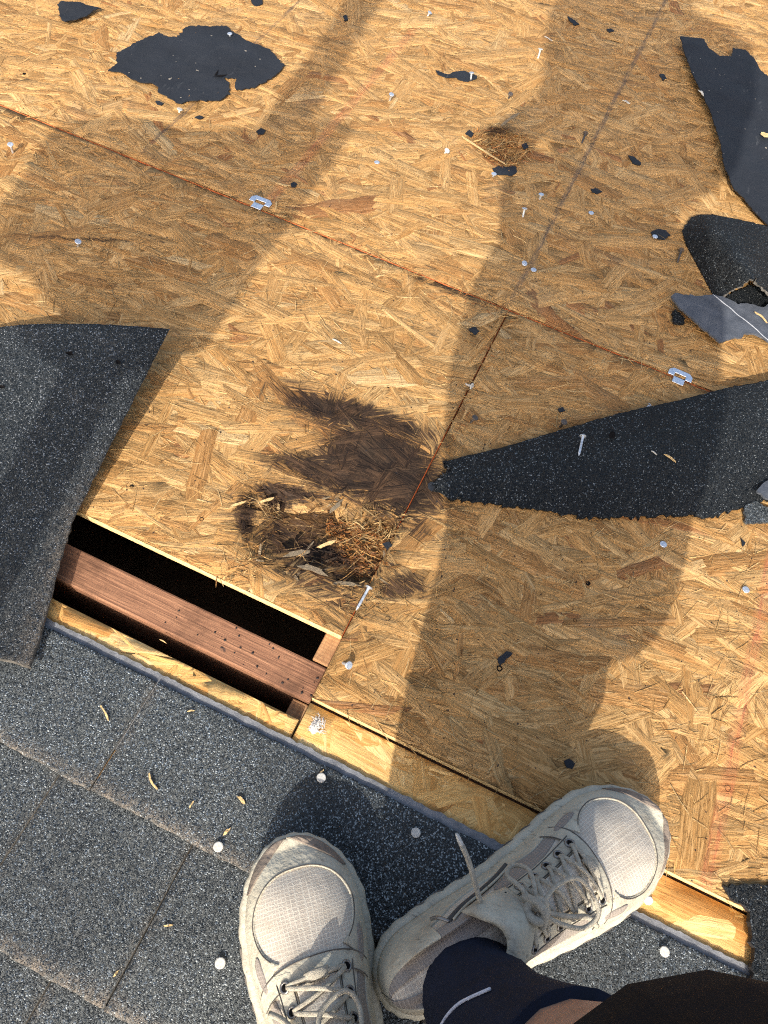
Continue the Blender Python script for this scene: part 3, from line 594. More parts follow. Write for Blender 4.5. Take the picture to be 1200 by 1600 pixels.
def torn(name, pts, hf, thick, mat, edge=None, rag=0.0010, parent=None, step=0.004, side=None):
    """Flat torn scrap: outline in photo points, tiny tears between them, lying at height hf(x, y)."""
    base = np.array([P2(*p) for p in pts]); out = []; n = len(base)
    for i in range(n):
        a, b = base[i], base[(i + 1) % n]; L = np.linalg.norm(b - a); k = max(1, int(L / step)); nn = np.array([-(b - a)[1], (b - a)[0]]) / (L + 1e-9)
        for j in range(k): out.append(a + (b - a) * j / k + nn * rng.normal(0, rag))
    out = np.array(out); bb0, bb1 = out.min(0), out.max(0); cellp = max(0.003, (bb1 - bb0).max() / 40)
    bm = bmesh.new(); vs = [bm.verts.new((p[0], p[1], 0)) for p in out]; bm.faces.new(vs)
    for ax in (0, 1):
        k = int((bb1[ax] - bb0[ax]) / cellp)
        for j in range(1, k + 1):
            co = [0, 0, 0]; no = [0, 0, 0]; co[ax] = bb0[ax] + j * (bb1[ax] - bb0[ax]) / (k + 1); no[ax] = 1
            bmesh.ops.bisect_plane(bm, geom=bm.verts[:] + bm.edges[:] + bm.faces[:], plane_co=co, plane_no=no, dist=1e-7)
    bm.normal_update()
    for f in bm.faces:
        if f.normal.z < 0: f.normal_flip()
    r = bmesh.ops.extrude_face_region(bm, geom=bm.faces[:], use_keep_orig=True)
    newv = [g for g in r['geom'] if isinstance(g, bmesh.types.BMVert)]
    newf = set(g for g in r['geom'] if isinstance(g, bmesh.types.BMFace))
    top = set(newv)
    for v in bm.verts: v.co.z = float(hf(v.co.x, v.co.y)) + (thick if v in top else 0.0)
    bmesh.ops.recalc_face_normals(bm, faces=bm.faces[:])
    me = bpy.data.meshes.new(name); bm.to_mesh(me); bm.free(); me.materials.append(mat)
    return link(bpy.data.objects.new(name, me), parent)
def wavy(base, amp=0.002, sc=25.0, ph=0.0): return lambda x, y: base + amp * float(fbm(np.array(x * sc + ph), np.array(y * sc + ph)))

# big curled shingle at the left, standing up off the deck at its upper right corner
cur = [
    [(265, 514, 0.063), (232, 580, 0.052), (190, 662, 0.038), (150, 742, 0.026), (112, 822, 0.017), (84, 920, 0.010), (60, 1000, 0.010), (45, 1042, 0.012)],
    [(215, 510, 0.071), (185, 580, 0.060), (148, 665, 0.044), (110, 745, 0.030), (75, 830, 0.020), (50, 925, 0.013), (25, 1000, 0.010), (5, 1030, 0.012)],
    [(130, 506, 0.069), (100, 585, 0.058), (62, 670, 0.043), (25, 760, 0.030), (-12, 850, 0.019), (-35, 930, 0.012), (-55, 990, 0.010), (-75, 1015, 0.012)],
    [(20, 509, 0.057), (-15, 590, 0.047), (-50, 680, 0.036), (-90, 780, 0.024), (-125, 860, 0.015), (-145, 915, 0.010), (-160, 960, 0.010), (-175, 985, 0.012)],
    [(-110, 530, 0.032), (-150, 610, 0.026), (-190, 700, 0.019), (-230, 790, 0.013), (-265, 850, 0.010), (-285, 900, 0.010), (-300, 930, 0.010), (-315, 950, 0.010)],
    [(-230, 570, 0.012), (-280, 650, 0.012), (-320, 730, 0.011), (-360, 810, 0.011), (-395, 860, 0.010), (-415, 890, 0.010), (-430, 910, 0.010), (-445, 930, 0.010)]]
G = rails(cur, 70, 60)
vv = np.linspace(0, 1, 60)[None, :].repeat(70, 0); uu = np.linspace(0, 1, 70)[:, None].repeat(60, 1)
dd = np.exp(-(vv / 0.05) ** 2) * sstep(0.30, 0.7, uu) * 1.1 + 0.25 * np.exp(-(vv / 0.2) ** 2) * sstep(0.6, 1.0, uu)
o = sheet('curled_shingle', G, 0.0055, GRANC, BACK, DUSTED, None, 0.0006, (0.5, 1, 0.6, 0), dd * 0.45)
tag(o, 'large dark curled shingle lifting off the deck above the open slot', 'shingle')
for (px, py, h, nm) in ((111, 547, 0.055, 0), (186, 563, 0.052, 0), (3, 603, 0.040, 0)):       # holes where nails tore out
    p = P(px, py, h + 0.012)
    k = np.argmin(np.hypot(G[..., 0] - p[0], G[..., 1] - p[1])); g = G.reshape(-1, 3)[k]
    a = np.linspace(0, 2 * math.pi, 10)[:-1]
    meshobj('nail_tear', [(g[0] + 0.004 * math.cos(t) * random.uniform(.6, 1.4), g[1] + 0.003 * math.sin(t) * random.uniform(.6, 1.3), g[2] + 0.0022) for t in a] + [(g[0], g[1], g[2] + 0.0012)], [(i, (i + 1) % 9, 9) for i in range(9)], BLACK, o)

wedge = [
    [(690, 722, 0.006), (705, 718, 0.008), (795, 696, 0.014), (885, 669, 0.018), (975, 644, 0.020), (1065, 624, 0.022), (1132, 607, 0.024), (1200, 594, 0.026), (1290, 572, 0.028)],
    [(700, 735, 0.009), (725, 735, 0.012), (805, 722, 0.020), (895, 703, 0.025), (985, 684, 0.027), (1075, 668, 0.028), (1140, 655, 0.030), (1205, 645, 0.031), (1290, 640, 0.030)],
    [(683, 750, 0.007), (720, 757, 0.010), (808, 757, 0.016), (898, 755, 0.020), (985, 750, 0.021), (1070, 742, 0.022), (1138, 730, 0.022), (1200, 720, 0.022), (1290, 712, 0.020)],
    [(676, 765, 0.0045), (712, 781, 0.005), (786, 790, 0.006), (842, 796, 0.007), (907, 808, 0.007), (975, 809, 0.007), (1056, 806, 0.007), (1110, 808, 0.007), (1157, 794, 0.007)]]
wedge[3].append((1200, 783, 0.007)); wedge[3].append((1290, 775, 0.007))
G = rails(wedge, 130, 40)
o = sheet('torn_shingle', G, 0.004, GRAND, BACK, GRAND, None, 0.0014, (1.2, 0, 0.3, 1.0))
tag(o, 'long dark torn shingle wedge pointing at the rotten spot', 'shingle')
meshobj('nail_tear', [(P(957, 679, .03)[0] + 0.004 * math.cos(t), P(957, 679, .03)[1] + 0.004 * math.sin(t) * 1.6, 0.0292) for t in np.linspace(0, 6.28, 9)[:-1]], [tuple(range(8))], BLACK, o)

roll = [
    [(1066, 360, 0.004), (1082, 339, 0.012), (1106, 335, 0.026), (1140, 340, 0.034), (1178, 348, 0.036), (1210, 356, 0.034), (1245, 366, 0.020), (1265, 380, 0.004)],
    [(1070, 378, 0.003), (1092, 366, 0.022), (1120, 362, 0.040), (1150, 366, 0.047), (1182, 372, 0.045), (1212, 382, 0.036), (1248, 400, 0.018), (1268, 412, 0.004)],
    [(1082, 402, 0.002), (1105, 392, 0.022), (1132, 388, 0.043), (1158, 396, 0.052), (1184, 404, 0.048), (1214, 416, 0.036), (1248, 434, 0.018), (1270, 446, 0.004)],
    [(1098, 432, 0.002), (1118, 425, 0.020), (1142, 415, 0.043), (1166, 416, 0.054), (1188, 424, 0.048), (1214, 438, 0.035), (1246, 458, 0.017), (1268, 470, 0.004)],
    [(1120, 473, 0.002), (1137, 458, 0.018), (1155, 447, 0.036), (1175, 436, 0.050), (1187, 447, 0.044), (1202, 460, 0.035), (1236, 486, 0.016), (1258, 500, 0.004)]]
G = rails(roll, 60, 40)
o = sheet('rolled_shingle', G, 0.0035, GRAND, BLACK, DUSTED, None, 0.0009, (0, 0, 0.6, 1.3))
tag(o, 'dark shingle scrap arched up like a tent at the right edge', 'shingle')
o = torn('shingle_scrap', [(1040, 478), (1046, 473), (1064, 475), (1071, 472), (1079, 475), (1105, 473), (1120, 476), (1131, 480), (1144, 487), (1162, 487), (1183, 493), (1193, 488), (1200, 488), (1245, 492), (1250, 590), (1200, 549), (1186, 539), (1170, 533), (1155, 532), (1152, 538), (1137, 539), (1118, 545), (1094, 526), (1072, 510), (1059, 499), (1048, 489)], wavy(0.008, 0.010, 16.0), 0.003, BACK, rag=0.0007)
tag(o, 'grey shingle scrap lying back side up below the arched scrap', 'shingle')
A = P(1105, 473); B = P(1200, 549); d = (B - A)[:2]; d /= np.linalg.norm(d); nn = np.array([-d[1], d[0]]) * 0.0009; hf = wavy(0.008, 0.010, 16.0)
V = []
for k in range(31):
    c = A + (B - A) * k / 30.0
    for sg in (-1, 1): q = c[:2] + nn * sg; V.append((q[0], q[1], hf(q[0], q[1]) + 0.0034))
meshobj('release_tape_line', V, [(2 * k, 2 * k + 1, 2 * k + 3, 2 * k + 2) for k in range(30)], LINE, o)
tag(torn('shingle_scrap', [(1124, 474), (1140, 462), (1170, 450), (1200, 458), (1245, 480), (1240, 496), (1195, 492), (1160, 490)], wavy(0.002, 0.002), 0.003, GRAND), 'black shingle sheet added to darken the hollow of the arched scrap', 'shingle')  # dark sheet added so the hollow reads as shade
tag(torn('shingle_scrap', [(1047, 492), (1052, 488), (1066, 503), (1066, 510), (1050, 510)], wavy(0.0028, 0.002), 0.004, GRAND), 'tiny granule tab under the left tip of the grey scrap', 'shingle')
tag(torn('shingle_scrap', [(1157, 795), (1176, 788), (1200, 800), (1240, 815), (1225, 828), (1198, 819), (1160, 822)], wavy(0.0035, 0.002), 0.004, GRAN), 'small granule shingle corner below the wedge at right edge', 'shingle')
tag(torn('shingle_scrap', [(1166, 779), (1176, 770), (1188, 762), (1200, 765), (1250, 780), (1240, 830), (1200, 800), (1180, 789)], wavy(0.0150, 0.008), 0.003, BACK), 'small smooth grey scrap on the wedge at right edge', 'shingle')
o = torn('felt_strip', [(1056, 72), (1093, 75), (1100, 89), (1117, 101), (1137, 101), (1140, 86), (1159, 89), (1172, 103), (1182, 124), (1205, 150), (1270, 225), (1300, 420), (1240, 400), (1200, 369), (1179, 348), (1154, 320), (1138, 306), (1131, 289), (1121, 271), (1119, 250), (1112, 215), (1102, 187), (1088, 159), (1074, 128), (1063, 100)], wavy(0.006, 0.016, 9.0), 0.0016, FELT, rag=0.0007)
tag(o, 'long black felt strip hanging in from the upper right edge', 'felt')
p = P(1190, 220, 0.01); meshobj('tear_hole', [(p[0] + 0.0085 * math.cos(t) * random.uniform(.7, 1.2), p[1] + 0.0075 * math.sin(t) * random.uniform(.7, 1.2), 0.0215) for t in np.linspace(0, 6.28, 13)[:-1]], [tuple(range(12))], CUT, o)
o = torn('felt_patch', [(169, 116), (184, 104), (183, 87), (215, 70), (249, 56), (264, 63), (277, 64), (284, 56), (295, 45), (318, 45), (354, 44), (362, 52), (375, 59), (384, 68), (403, 74), (421, 82), (434, 97), (444, 107), (437, 117), (424, 128), (401, 139), (377, 144), (369, 145), (367, 136), (370, 127), (357, 125), (349, 125), (357, 132), (359, 141), (357, 147), (360, 152), (346, 161), (318, 162), (295, 162), (284, 167), (277, 165), (264, 156), (247, 147), (246, 141), (238, 134), (222, 134), (206, 128), (196, 121), (186, 118)], wavy(0.0014, 0.0055, 22.0), 0.0014, FELT, rag=0.0011)
tag(o, 'big ragged black felt patch near the upper left', 'felt')
for pts in ([(238, 75), (250, 77), (257, 68), (252, 78), (242, 79)], [(333, 125), (343, 123), (358, 122), (346, 126)], [(335, 124), (342, 114), (340, 122)]):
    z = 0.0064; meshobj('tear', [tuple(P(*q)[:2]) + (z,) for q in pts], [tuple(range(len(pts)))], BLACK, o)
o = torn('felt_patch', [(93, 17), (96, 13), (125, 12), (160, 21), (148, 24), (138, 32), (122, 38), (104, 43), (96, 36)], wavy(0.0030, 0.008, 25.0), 0.0014, FELT, rag=0.0009)
tag(o, 'small black felt scrap in the upper left corner', 'felt')
scr = [([(680, 112), (690, 116), (700, 119), (712, 114), (725, 113), (745, 121), (744, 126), (730, 130), (718, 128), (710, 123), (698, 124), (684, 119)], 'two-lobed black felt scrap with a nail at its right end'),
       ([(769, 266), (778, 262), (790, 263), (798, 260), (806, 264), (807, 272), (798, 277), (786, 275), (774, 275)], 'black felt scrap just below the small rotten spot'),
       ([(1016, 365), (1026, 360), (1040, 363), (1046, 370), (1035, 377), (1022, 375)], 'black felt scrap round a nail left of the arched scrap'),
       ([(392, 2), (402, -3), (411, 2), (410, 9), (400, 12), (394, 8)], 'black felt bit cut by the top edge of the photo'),
       ([(400, 207), (408, 203), (415, 206), (412, 212), (404, 212)], 'dark felt crumb in the shade above the left clip'),
       ([(454, 290), (459, 287), (464, 290), (462, 295), (456, 295)], 'round dark felt crumb beside the pale chip near the clip'),
       ([(304, 186), (312, 183), (319, 186), (312, 189)], 'thin dark felt crumb under the big felt patch'),
       ([(243, 161), (249, 160), (256, 164), (252, 167), (246, 166)], 'dark felt crumb at the lower left of the big felt patch'),
       ([(980, 245), (988, 247), (1001, 257), (998, 261), (988, 258)], 'oval black felt crumb between the grey line and felt strip'),
       ([(922, 298), (932, 297), (940, 302), (932, 305), (924, 303)], 'flat black oval crumb right of the grey chalk line'),
       ([(1029, 119), (1036, 118), (1041, 125), (1035, 128)], 'black felt crumb left of the tall felt strip'),
       ([(947, 48), (954, 47), (959, 51), (951, 53)], 'black felt crumb near the top of the grey line'),
       ([(886, 28), (893, 31), (904, 40), (897, 42), (889, 35)], 'long black crumb near the top centre of the deck'),
       ([(727, 211), (732, 205), (740, 211), (736, 217)], 'black crumb at the upper left rim of the small rot'),
       ([(814, 228), (822, 226), (826, 233), (818, 236)], 'black crumb at the right rim of the small rot'),
       ([(780, 1042), (776, 1032), (790, 1018), (800, 1022), (790, 1032)], 'dark brown flake on the shaded lower right panel'),
       ([(880, 1190), (888, 1186), (897, 1194), (893, 1202), (884, 1200)], 'dark flake just above the right shoe toe'),
       ([(870, 641), (878, 638), (882, 644), (874, 646)], 'dark crumb above the upper edge of the wedge'),
       ([(1155, 842), (1163, 850), (1158, 856)], 'dark crumb below the shingle corner at right edge'),
       ([(598, 852), (606, 848), (612, 854), (605, 862)], 'black crumb at the right rim of the big rot'),
       ([(668, 758), (676, 755), (682, 762), (674, 770), (668, 765)], 'black granule crumb at the tip of the wedge'),
       ([(536, 28), (541, 26), (544, 33), (538, 36)], 'black crumb at the top left of the centre'),
       ([(732, 517), (741, 512), (749, 520), (742, 526)], 'dark burr beside the vertical joint')]
for pts, lb in scr:
    tag(torn('felt_scrap', pts, wavy(0.0012, 0.0016, 60.0), 0.0013, FELT, rag=0.0005, step=0.003), lb, 'felt scrap', 'small felt scraps on the deck')

# ------------------------------------------------------------------ plywood clips in the seam
def make_clip(px, py, rot, lb):
    e = empty('panel_clip', tuple(P(px, py))); e.rotation_euler = (0, 0, rot)
    tag(e, lb, 'panel clip', 'steel clips in the panel seam')
    def part(nm, pts, z, mt=CLIP):
        bm = bmesh.new(); f = bm.faces.new([bm.verts.new((x, y, z)) for x, y in pts]); r = bmesh.ops.extrude_face_region(bm, geom=[f])
        for v in [g for g in r['geom'] if isinstance(g, bmesh.types.BMVert)]: v.co.z += 0.0012
        bmesh.ops.recalc_face_normals(bm, faces=bm.faces[:]); bmesh.ops.bevel(bm, geom=bm.edges[:], offset=0.0003, segments=1, affect='EDGES')
        me = bpy.data.meshes.new(nm); bm.to_mesh(me); bm.free(); me.materials.append(mt); return link(bpy.data.objects.new(nm, me), e)
    k = 0.00088
    part('upper_plate', [(-19 * k, 0), (-19 * k, 10 * k), (-13 * k, 16 * k), (13 * k, 16 * k), (19 * k, 10 * k), (19 * k, 0), (9 * k, 0), (9 * k, 7 * k), (-9 * k, 7 * k), (-9 * k, 0)], 0.0026)
    part('lower_tongue', [(-9 * k, -13 * k), (9 * k, -13 * k), (9 * k, -0.6 * k), (-9 * k, -0.6 * k)], 0.0026)
    part('web', [(-8.6 * k, -1.2 * k), (8.6 * k, -1.2 * k), (8.6 * k, 0.9 * k), (-8.6 * k, 0.9 * k)], -0.006)
make_clip(405, 321, 0.02, 'bright steel clip in the seam, left one in the shade')
make_clip(1060, 593, -0.03, 'bright steel clip in the seam above the torn wedge')

# ------------------------------------------------------------------ nails
def nail_mesh(mat, length=0.030, hr=0.0043):
    prof = [(0.0001, 0.0), (hr * 0.85, 0.0), (hr, -0.0004), (hr, -0.0010), (hr * 0.8, -0.0013), (0.0020, -0.0016), (0.0016, -0.004), (0.0016, -length + 0.004), (0.0001, -length)]
    n = 14; V = []; F = []
    for r, z in prof:
        for i in range(n): V.append((r * math.cos(2 * math.pi * i / n), r * math.sin(2 * math.pi * i / n), z))
    for k in range(len(prof) - 1):
        for i in range(n): F.append((k * n + i, (k + 1) * n + i, (k + 1) * n + (i + 1) % n, k * n + (i + 1) % n))
    F.append(tuple(range(n))); F.append(tuple(range(len(prof) * n - 1, (len(prof) - 1) * n - 1, -1)))
    me = bpy.data.meshes.new('nail'); me.from_pydata(V, [], F); me.materials.append(mat); me.update(); return me
NM = {'g': nail_mesh(GALV), 'r': nail_mesh(RUST), 'w': nail_mesh(PALE, 0.03, 0.0046)}
NAILS = []
def nail(px, py, lb, h=0.0028, tilt=(0, 0), mt='g', lie=None, base=0.0):
    """A roofing nail: head at photo point and height h over base; lie = direction (photo point) of its tip when it lies flat."""
    o = bpy.data.objects.new('nail', NM[mt]); link(o)
    p = P(px, py, base + h); o.location = p
    if lie:
        q = P(lie[0], lie[1], base + 0.004); d = q - p; d[2] = -0.0032 + 0.0005; L = np.linalg.norm(d[:2])
        o.rotation_euler = Vector((d[0], d[1], d[2] * 0.03 / max(L, 0.02))).to_track_quat('-Z', 'Y').to_euler()
    else: o.rotation_euler = (tilt[0], tilt[1], random.random() * 3)
    tag(o, lb, 'nail', 'roofing nails')
    return o
nail(16, 225, 'standing silver nail below the seam at the left edge', 0.017, (0.15, -0.1))
nail(122, 377, 'silver nail standing beside the dark split in left shade', 0.012, (0.3, 0.1))
nail(589, 253, 'flush silver nail head left of the small rotten spot')
nail(845, 76, 'pale headed nail sticking up near the top centre', 0.016, (-0.25, 0.1), 'w')
nail(612, 147, 'bent silver nail standing left of the small rot', 0.014, (0.2, 0.1))
nail(737, 113, 'silver nail at the end of the two-lobed felt scrap', 0.014, (0.1, 0.2))
nail(798, 146, 'dark nail standing above the small rotten spot', 0.012, (0.2, -0.2), 'r')
nail(915, 208, 'dark nail lying on the shaded deck beside the grey line', 0.0062, mt='r', lie=(906, 232))
nail(772, 271, 'silver nail head on the felt scrap under the small rot', 0.0058)
nail(846, 303, 'silver nail head beside the grey line, right of the bent nail', 0.010, (0.1, 0.1))
nail(820, 325, 'bent bright nail leaning below the small rot', 0.013, (0.35, 0.2))
nail(924, 332, 'silver nail head ringed with black, right of the grey line', 0.0045)
nail(820, 411, 'silver nail head with torn collar left of the grey line', 0.006, (0.3, 0.2))
nail(834, 421, 'small silver nail head touching the grey line', 0.004)
nail(1024, 369, 'silver nail head in the felt scrap by the arched shingle', 0.0058)
nail(1065, 390, 'dark nail lying beside the arched shingle scrap', 0.0062, mt='r', lie=(1058, 412))
nail(1037, 850, 'flush silver nail head below the torn wedge', 0.0040)
nail(1166, 921, 'flush silver nail head near the right red chalk line', 0.0040)
nail(882, 659, 'dark nail poking up behind the wedge upper edge', 0.014, (0.1, 0.1), 'r')
nail(1016, 634, 'grey nail lying along the wedge upper edge', 0.006, mt='g', lie=(1002, 640))
nail(911, 681, 'thin grey nail lying on the torn wedge', 0.0062, lie=(904, 714), base=0.0235)
nail(577, 917, 'bright nail lying in the lower rim of the big rot', 0.0085, lie=(560, 948))
nail(546, 1040, 'bent bright nail on the corner by the slot', 0.010, (0.6, 0.4))
nail(672, 19, 'silver nail near the top edge, left of centre', 0.008, (0.4, 0.1))
nail(359, 52, 'silver nail head at the top of the big felt patch', 0.010)
nail(281, 170, 'pale nail at the bottom tip of the big felt patch', 0.006, (0.3, 0.1), 'w')
nail(699, 235, 'white tattered nail left of the small rotten spot', 0.008, (0.5, 0.0), 'w')
nail(738, 604, 'tiny white nail tip in the vertical joint', 0.003, (1.2, 0.3), 'w')
nail(743, 652, 'dark nail standing right of the vertical joint', 0.012, (0.3, 0.2), 'r')
nail(502, 1215, 'white nail head on the lit shingle above left shoe', 0.0052, mt='w', base=-0.003)
nail(650, 1301, 'grey nail head on the shaded shingle between the shoes', 0.0052, mt='w', base=-0.003)
nail(341, 1323, 'dusty nail head left of the left shoe toe', 0.0052, mt='w', base=-0.003)
nail(344, 1505, 'white nail head on shingles left of the left laces', 0.0052, mt='w', base=-0.007)
nail(1039, 1487, 'white nail head on the shingles below the right shoe toe', 0.0056, mt='w', base=-0.003)
nail(1014, 1408, 'small bright nail on the clean board strip', 0.0045, (0.5, 0), base=FZ)

# ------------------------------------------------------------------ chips and splinters
def chip(a, b, wd, lb, mt=CHIP, z=0.003, z2=None):
    o = sliver('wood_chip', a, b, wd * 0.62, z, z if z2 is None else z2, mt)
    return tag(o, lb, 'wood chip', 'loose wood chips')
chip((434, 290), (452, 293), 0.0065, 'pale wood chip above the left steel clip', z=0.004)
chip((432, 318), (431, 331), 0.003, 'thin pale chip right of the left steel clip', z=0.004)
chip((157, 1103), (169, 1126), 0.0030, 'straw coloured splinter on shingles under the curled shingle', z=0.0005)
chip((233, 1208), (246, 1233), 0.0034, 'straw coloured splinter beside the dusty shingle joint', z=0.0005)
chip((372, 1244), (382, 1256), 0.0055, 'stubby chip on shingles above the left shoe', z=0.0005)
chip((350, 1305), (359, 1294), 0.0042, 'small tan chip by the dusty nail head', z=0.0005)
chip((294, 1112), (303, 1110), 0.0022, 'short splinter just below the grey shingle edge', z=0.0005)
chip((255, 1447), (268, 1445), 0.0026, 'short splinter on the lower shingle course', z=-0.004)
chip((177, 1526), (182, 1518), 0.0030, 'small tan chip near the bottom left', z=-0.004)
chip((296, 1262), (302, 1252), 0.0026, 'tiny tan chip right of the shingle joint', z=0.0005)
chip((500, 1210), (506, 1203), 0.0030, 'tan chip touching the white nail head', z=0.0005)
chip((1024, 729), (1041, 740), 0.0045, 'straw splinter lying on the torn wedge', z=0.0285)
chip((1004, 724), (1012, 729), 0.0020, 'tiny pale splinter on the wedge left of the straw splinter', PALE, 0.0285)
chip((520, 533), (532, 538), 0.0030, 'white curled flake above the big stain', PALE, 0.004)
chip((588, 436), (600, 432), 0.0028, 'pale flake on the deck near the seam', z=0.004)
chip((850, 60), (862, 66), 0.0022, 'short pale splinter near the top centre', PALE, 0.004)
chip((974, 160), (982, 164), 0.006, 'white flake at the left edge of the felt strip', PALE, 0.004)
chip((1085, 158), (1091, 164), 0.007, 'white torn flake on the felt strip left edge', PALE, 0.020)
chip((248, 996), (258, 1001), 0.0014, 'hair thin splinter on the clean board edge', z=FZ + 0.003)
chip((1168, 505), (1186, 520), 0.004, 'tan splinter inside the arched shingle scrap', z=0.022)

# white insulation tuft at the slot corner
tf = empty('insulation_tuft', tuple(P(494, 1135, FZ))); tag(tf, 'white insulation tuft at the lower right corner of the slot', 'insulation')
n = 60; V = []; F = []
for k in range(n):
    a = random.uniform(0, 6.28); r = abs(random.gauss(0, 0.004)); x0 = r * math.cos(a); y0 = r * math.sin(a) * 1.4 + 0.002; z0 = random.uniform(0.001, 0.007) * max(0.15, 1 - r / 0.014)
    d = Vector((random.gauss(0, 1), random.gauss(0, 1), random.gauss(0, 0.35))).normalized(); L = random.uniform(0.004, 0.009); s = d.cross(Vector((0, 0, 1))).normalized() * random.uniform(0.0002, 0.0006)
    p = Vector((x0, y0, z0 + 0.001)); c = len(V)
    V += [p - s, p + s, p + d * L * .5 + s + Vector((0, 0, .0012)), p + d * L * .5 - s + Vector((0, 0, .0012)), p + d * L + Vector((0, 0, -.0004))]; F += [(c, c + 1, c + 2, c + 3), (c + 3, c + 2, c + 4)]
meshobj('wool_fibres', V, F, FLUFF, tf)['kind'] = 'stuff'
bm = bmesh.new(); bmesh.ops.create_icosphere(bm, subdivisions=4, radius=0.0052)
for v in bm.verts:
    nz = float(fbm(np.array(v.co.x * 260 + v.co.z * 140 + 20), np.array(v.co.y * 260 + 9))); k = 0.55 + 0.95 * nz
    v.co = (v.co.x * k, v.co.y * k * 1.35, max(v.co.z, -0.002) * k * 0.55 + 0.001)
me = bpy.data.meshes.new('wool_clump'); bm.to_mesh(me); bm.free(); me.materials.append(FLUFF); link(bpy.data.objects.new('wool_clump', me), tf)

# ------------------------------------------------------------------ the person taking the picture
def tube(name, pts, r, mat, parent=None, n=8, taper=None, flat=1.0, close=False, res=None):
    pts = np.array(pts, float)
    if close: pts = np.concatenate([pts, pts[:1]])
    q = catmull(pts, res or max(8, len(pts) * 5)); k = len(q)
    T = np.gradient(q, axis=0); T /= np.linalg.norm(T, axis=1, keepdims=True) + 1e-12
    up = np.array([0, 0, 1.0]); V = []
    rr = np.full(k, r) if np.isscalar(r) else np.interp(np.linspace(0, 1, k), np.linspace(0, 1, len(r)), r)
    for i in range(k):
        a = np.cross(T[i], up); la = np.linalg.norm(a)
        a = a / la if la > 0.05 else np.array([1.0, 0, 0]); b = np.cross(a, T[i])
        for j in range(n):
            t = 2 * math.pi * j / n; V.append(q[i] + rr[i] * (math.cos(t) * a + flat * math.sin(t) * b))
    F = [(i * n + j, i * n + (j + 1) % n, (i + 1) * n + (j + 1) % n, (i + 1) * n + j) for i in range(k - 1) for j in range(n)] + [tuple(range(n - 1, -1, -1)), tuple((k - 1) * n + j for j in range(n))]
    return meshobj(name, V, F, mat, parent, True)
def mat_fabric(name, c1, c2, grid=0.0032, rough=0.85, dirt=(0.30, 0.25, 0.19), da=0.45, lw=0.16):
    N = NT(name); o = N.attr('suv').outputs['Vector']; sep = N.n('SeparateXYZ'); N.l(o, sep.inputs[0])
    def ln(x):
        t = N.math('ABSOLUTE', N.math('SUBTRACT', N.math('FRACT', N.math('DIVIDE', x, grid)), 0.5)); return N.math('LESS_THAN', t, lw)
    g = N.math('MAXIMUM', ln(sep.outputs[0]), ln(sep.outputs[1]))
    c = N.mix(N.math('MULTIPLY', g, 0.75), c1, c2)
    ob = N.obj(); nz = N.noise(ob, 45.0, 4.0, 0.65)
    c = N.mix(N.mapr(nz, 0.45, 0.72, 0.0, da), c, dirt)
    N.col(c); N.rough(rough); N.spec(0.2); N.bump(N.math('ADD', g, N.noise(ob, 900.0, 2.0)), 0.0004)
    return N.m
def mat_worn(name, c, dirt=(0.26, 0.215, 0.155), da=0.72, rough=0.68):
    N = NT(name); ob = N.obj(); nz = N.noise(ob, 38.0, 5.0, 0.68); sc = N.noise(N.vscale(ob, (60, 220, 120)), 1.0, 4.0, 0.7)
    cc = N.mix(N.mapr(nz, 0.42, 0.74, 0.0, da), c, dirt)
    cc = N.mix(N.mapr(sc, 0.58, 0.70, 0.0, 0.65), cc, tuple(x * 0.55 for x in dirt))
    N.col(cc); N.rough(N.mapr(nz, 0.3, 0.7, rough - 0.08, rough + 0.15)); N.spec(0.35); N.bump(N.math('ADD', N.noise(ob, 300.0, 3.0), N.math('MULTIPLY', nz, 3.0)), 0.0007)
    return N.m
OFFW = mat_worn('worn_offwhite_leather', (0.47, 0.44, 0.345)); MIDS = mat_worn('dusty_foam_midsole', (0.44, 0.415, 0.33), (0.22, 0.19, 0.15), 0.6)
MESH = mat_fabric('pale_ripstop_mesh', (0.46, 0.405, 0.335), (0.60, 0.555, 0.46)); TAUPE = mat_fabric('taupe_mesh', (0.235, 0.205, 0.18), (0.31, 0.28, 0.25), 0.0030)
TIP = mat_worn('scuffed_brown_rubber', (0.23, 0.185, 0.145), (0.085, 0.070, 0.060), 0.8); OUTS = mat_worn('outsole_rubber', (0.10, 0.09, 0.08), (0.16, 0.14, 0.11), 0.5)
LACE = mat_simple('grey_beige_lace', (0.40, 0.365, 0.29), 0.85, 0.2, 0.22, 220.0, 0.0009, 1400.0)
EYE = mat_simple('eyelet_metal', (0.22, 0.21, 0.20), 0.4, 0.5, 0.15, 100.0, 0, 1, 0.7)
STITCH = mat_simple('dark_stitching', (0.10, 0.09, 0.08), 0.9, 0.2, 0.2)
ZIP = mat_simple('zip_tape', (0.07, 0.065, 0.06), 0.7, 0.3, 0.2, 200.0, 0.0008, 900.0)
SOCK = mat_simple('navy_sock_knit', (0.010, 0.013, 0.026), 0.9, 0.25, 0.3, 80.0, 0.0010, 700.0)
SOCKW = mat_simple('white_sock_stripe', (0.62, 0.64, 0.72), 0.85, 0.2, 0.2, 900.0, 0.0006, 900.0)
SHORT = mat_simple('black_shorts_cloth', (0.010, 0.010, 0.012), 0.9, 0.15, 0.25, 60.0, 0.0010, 700.0)
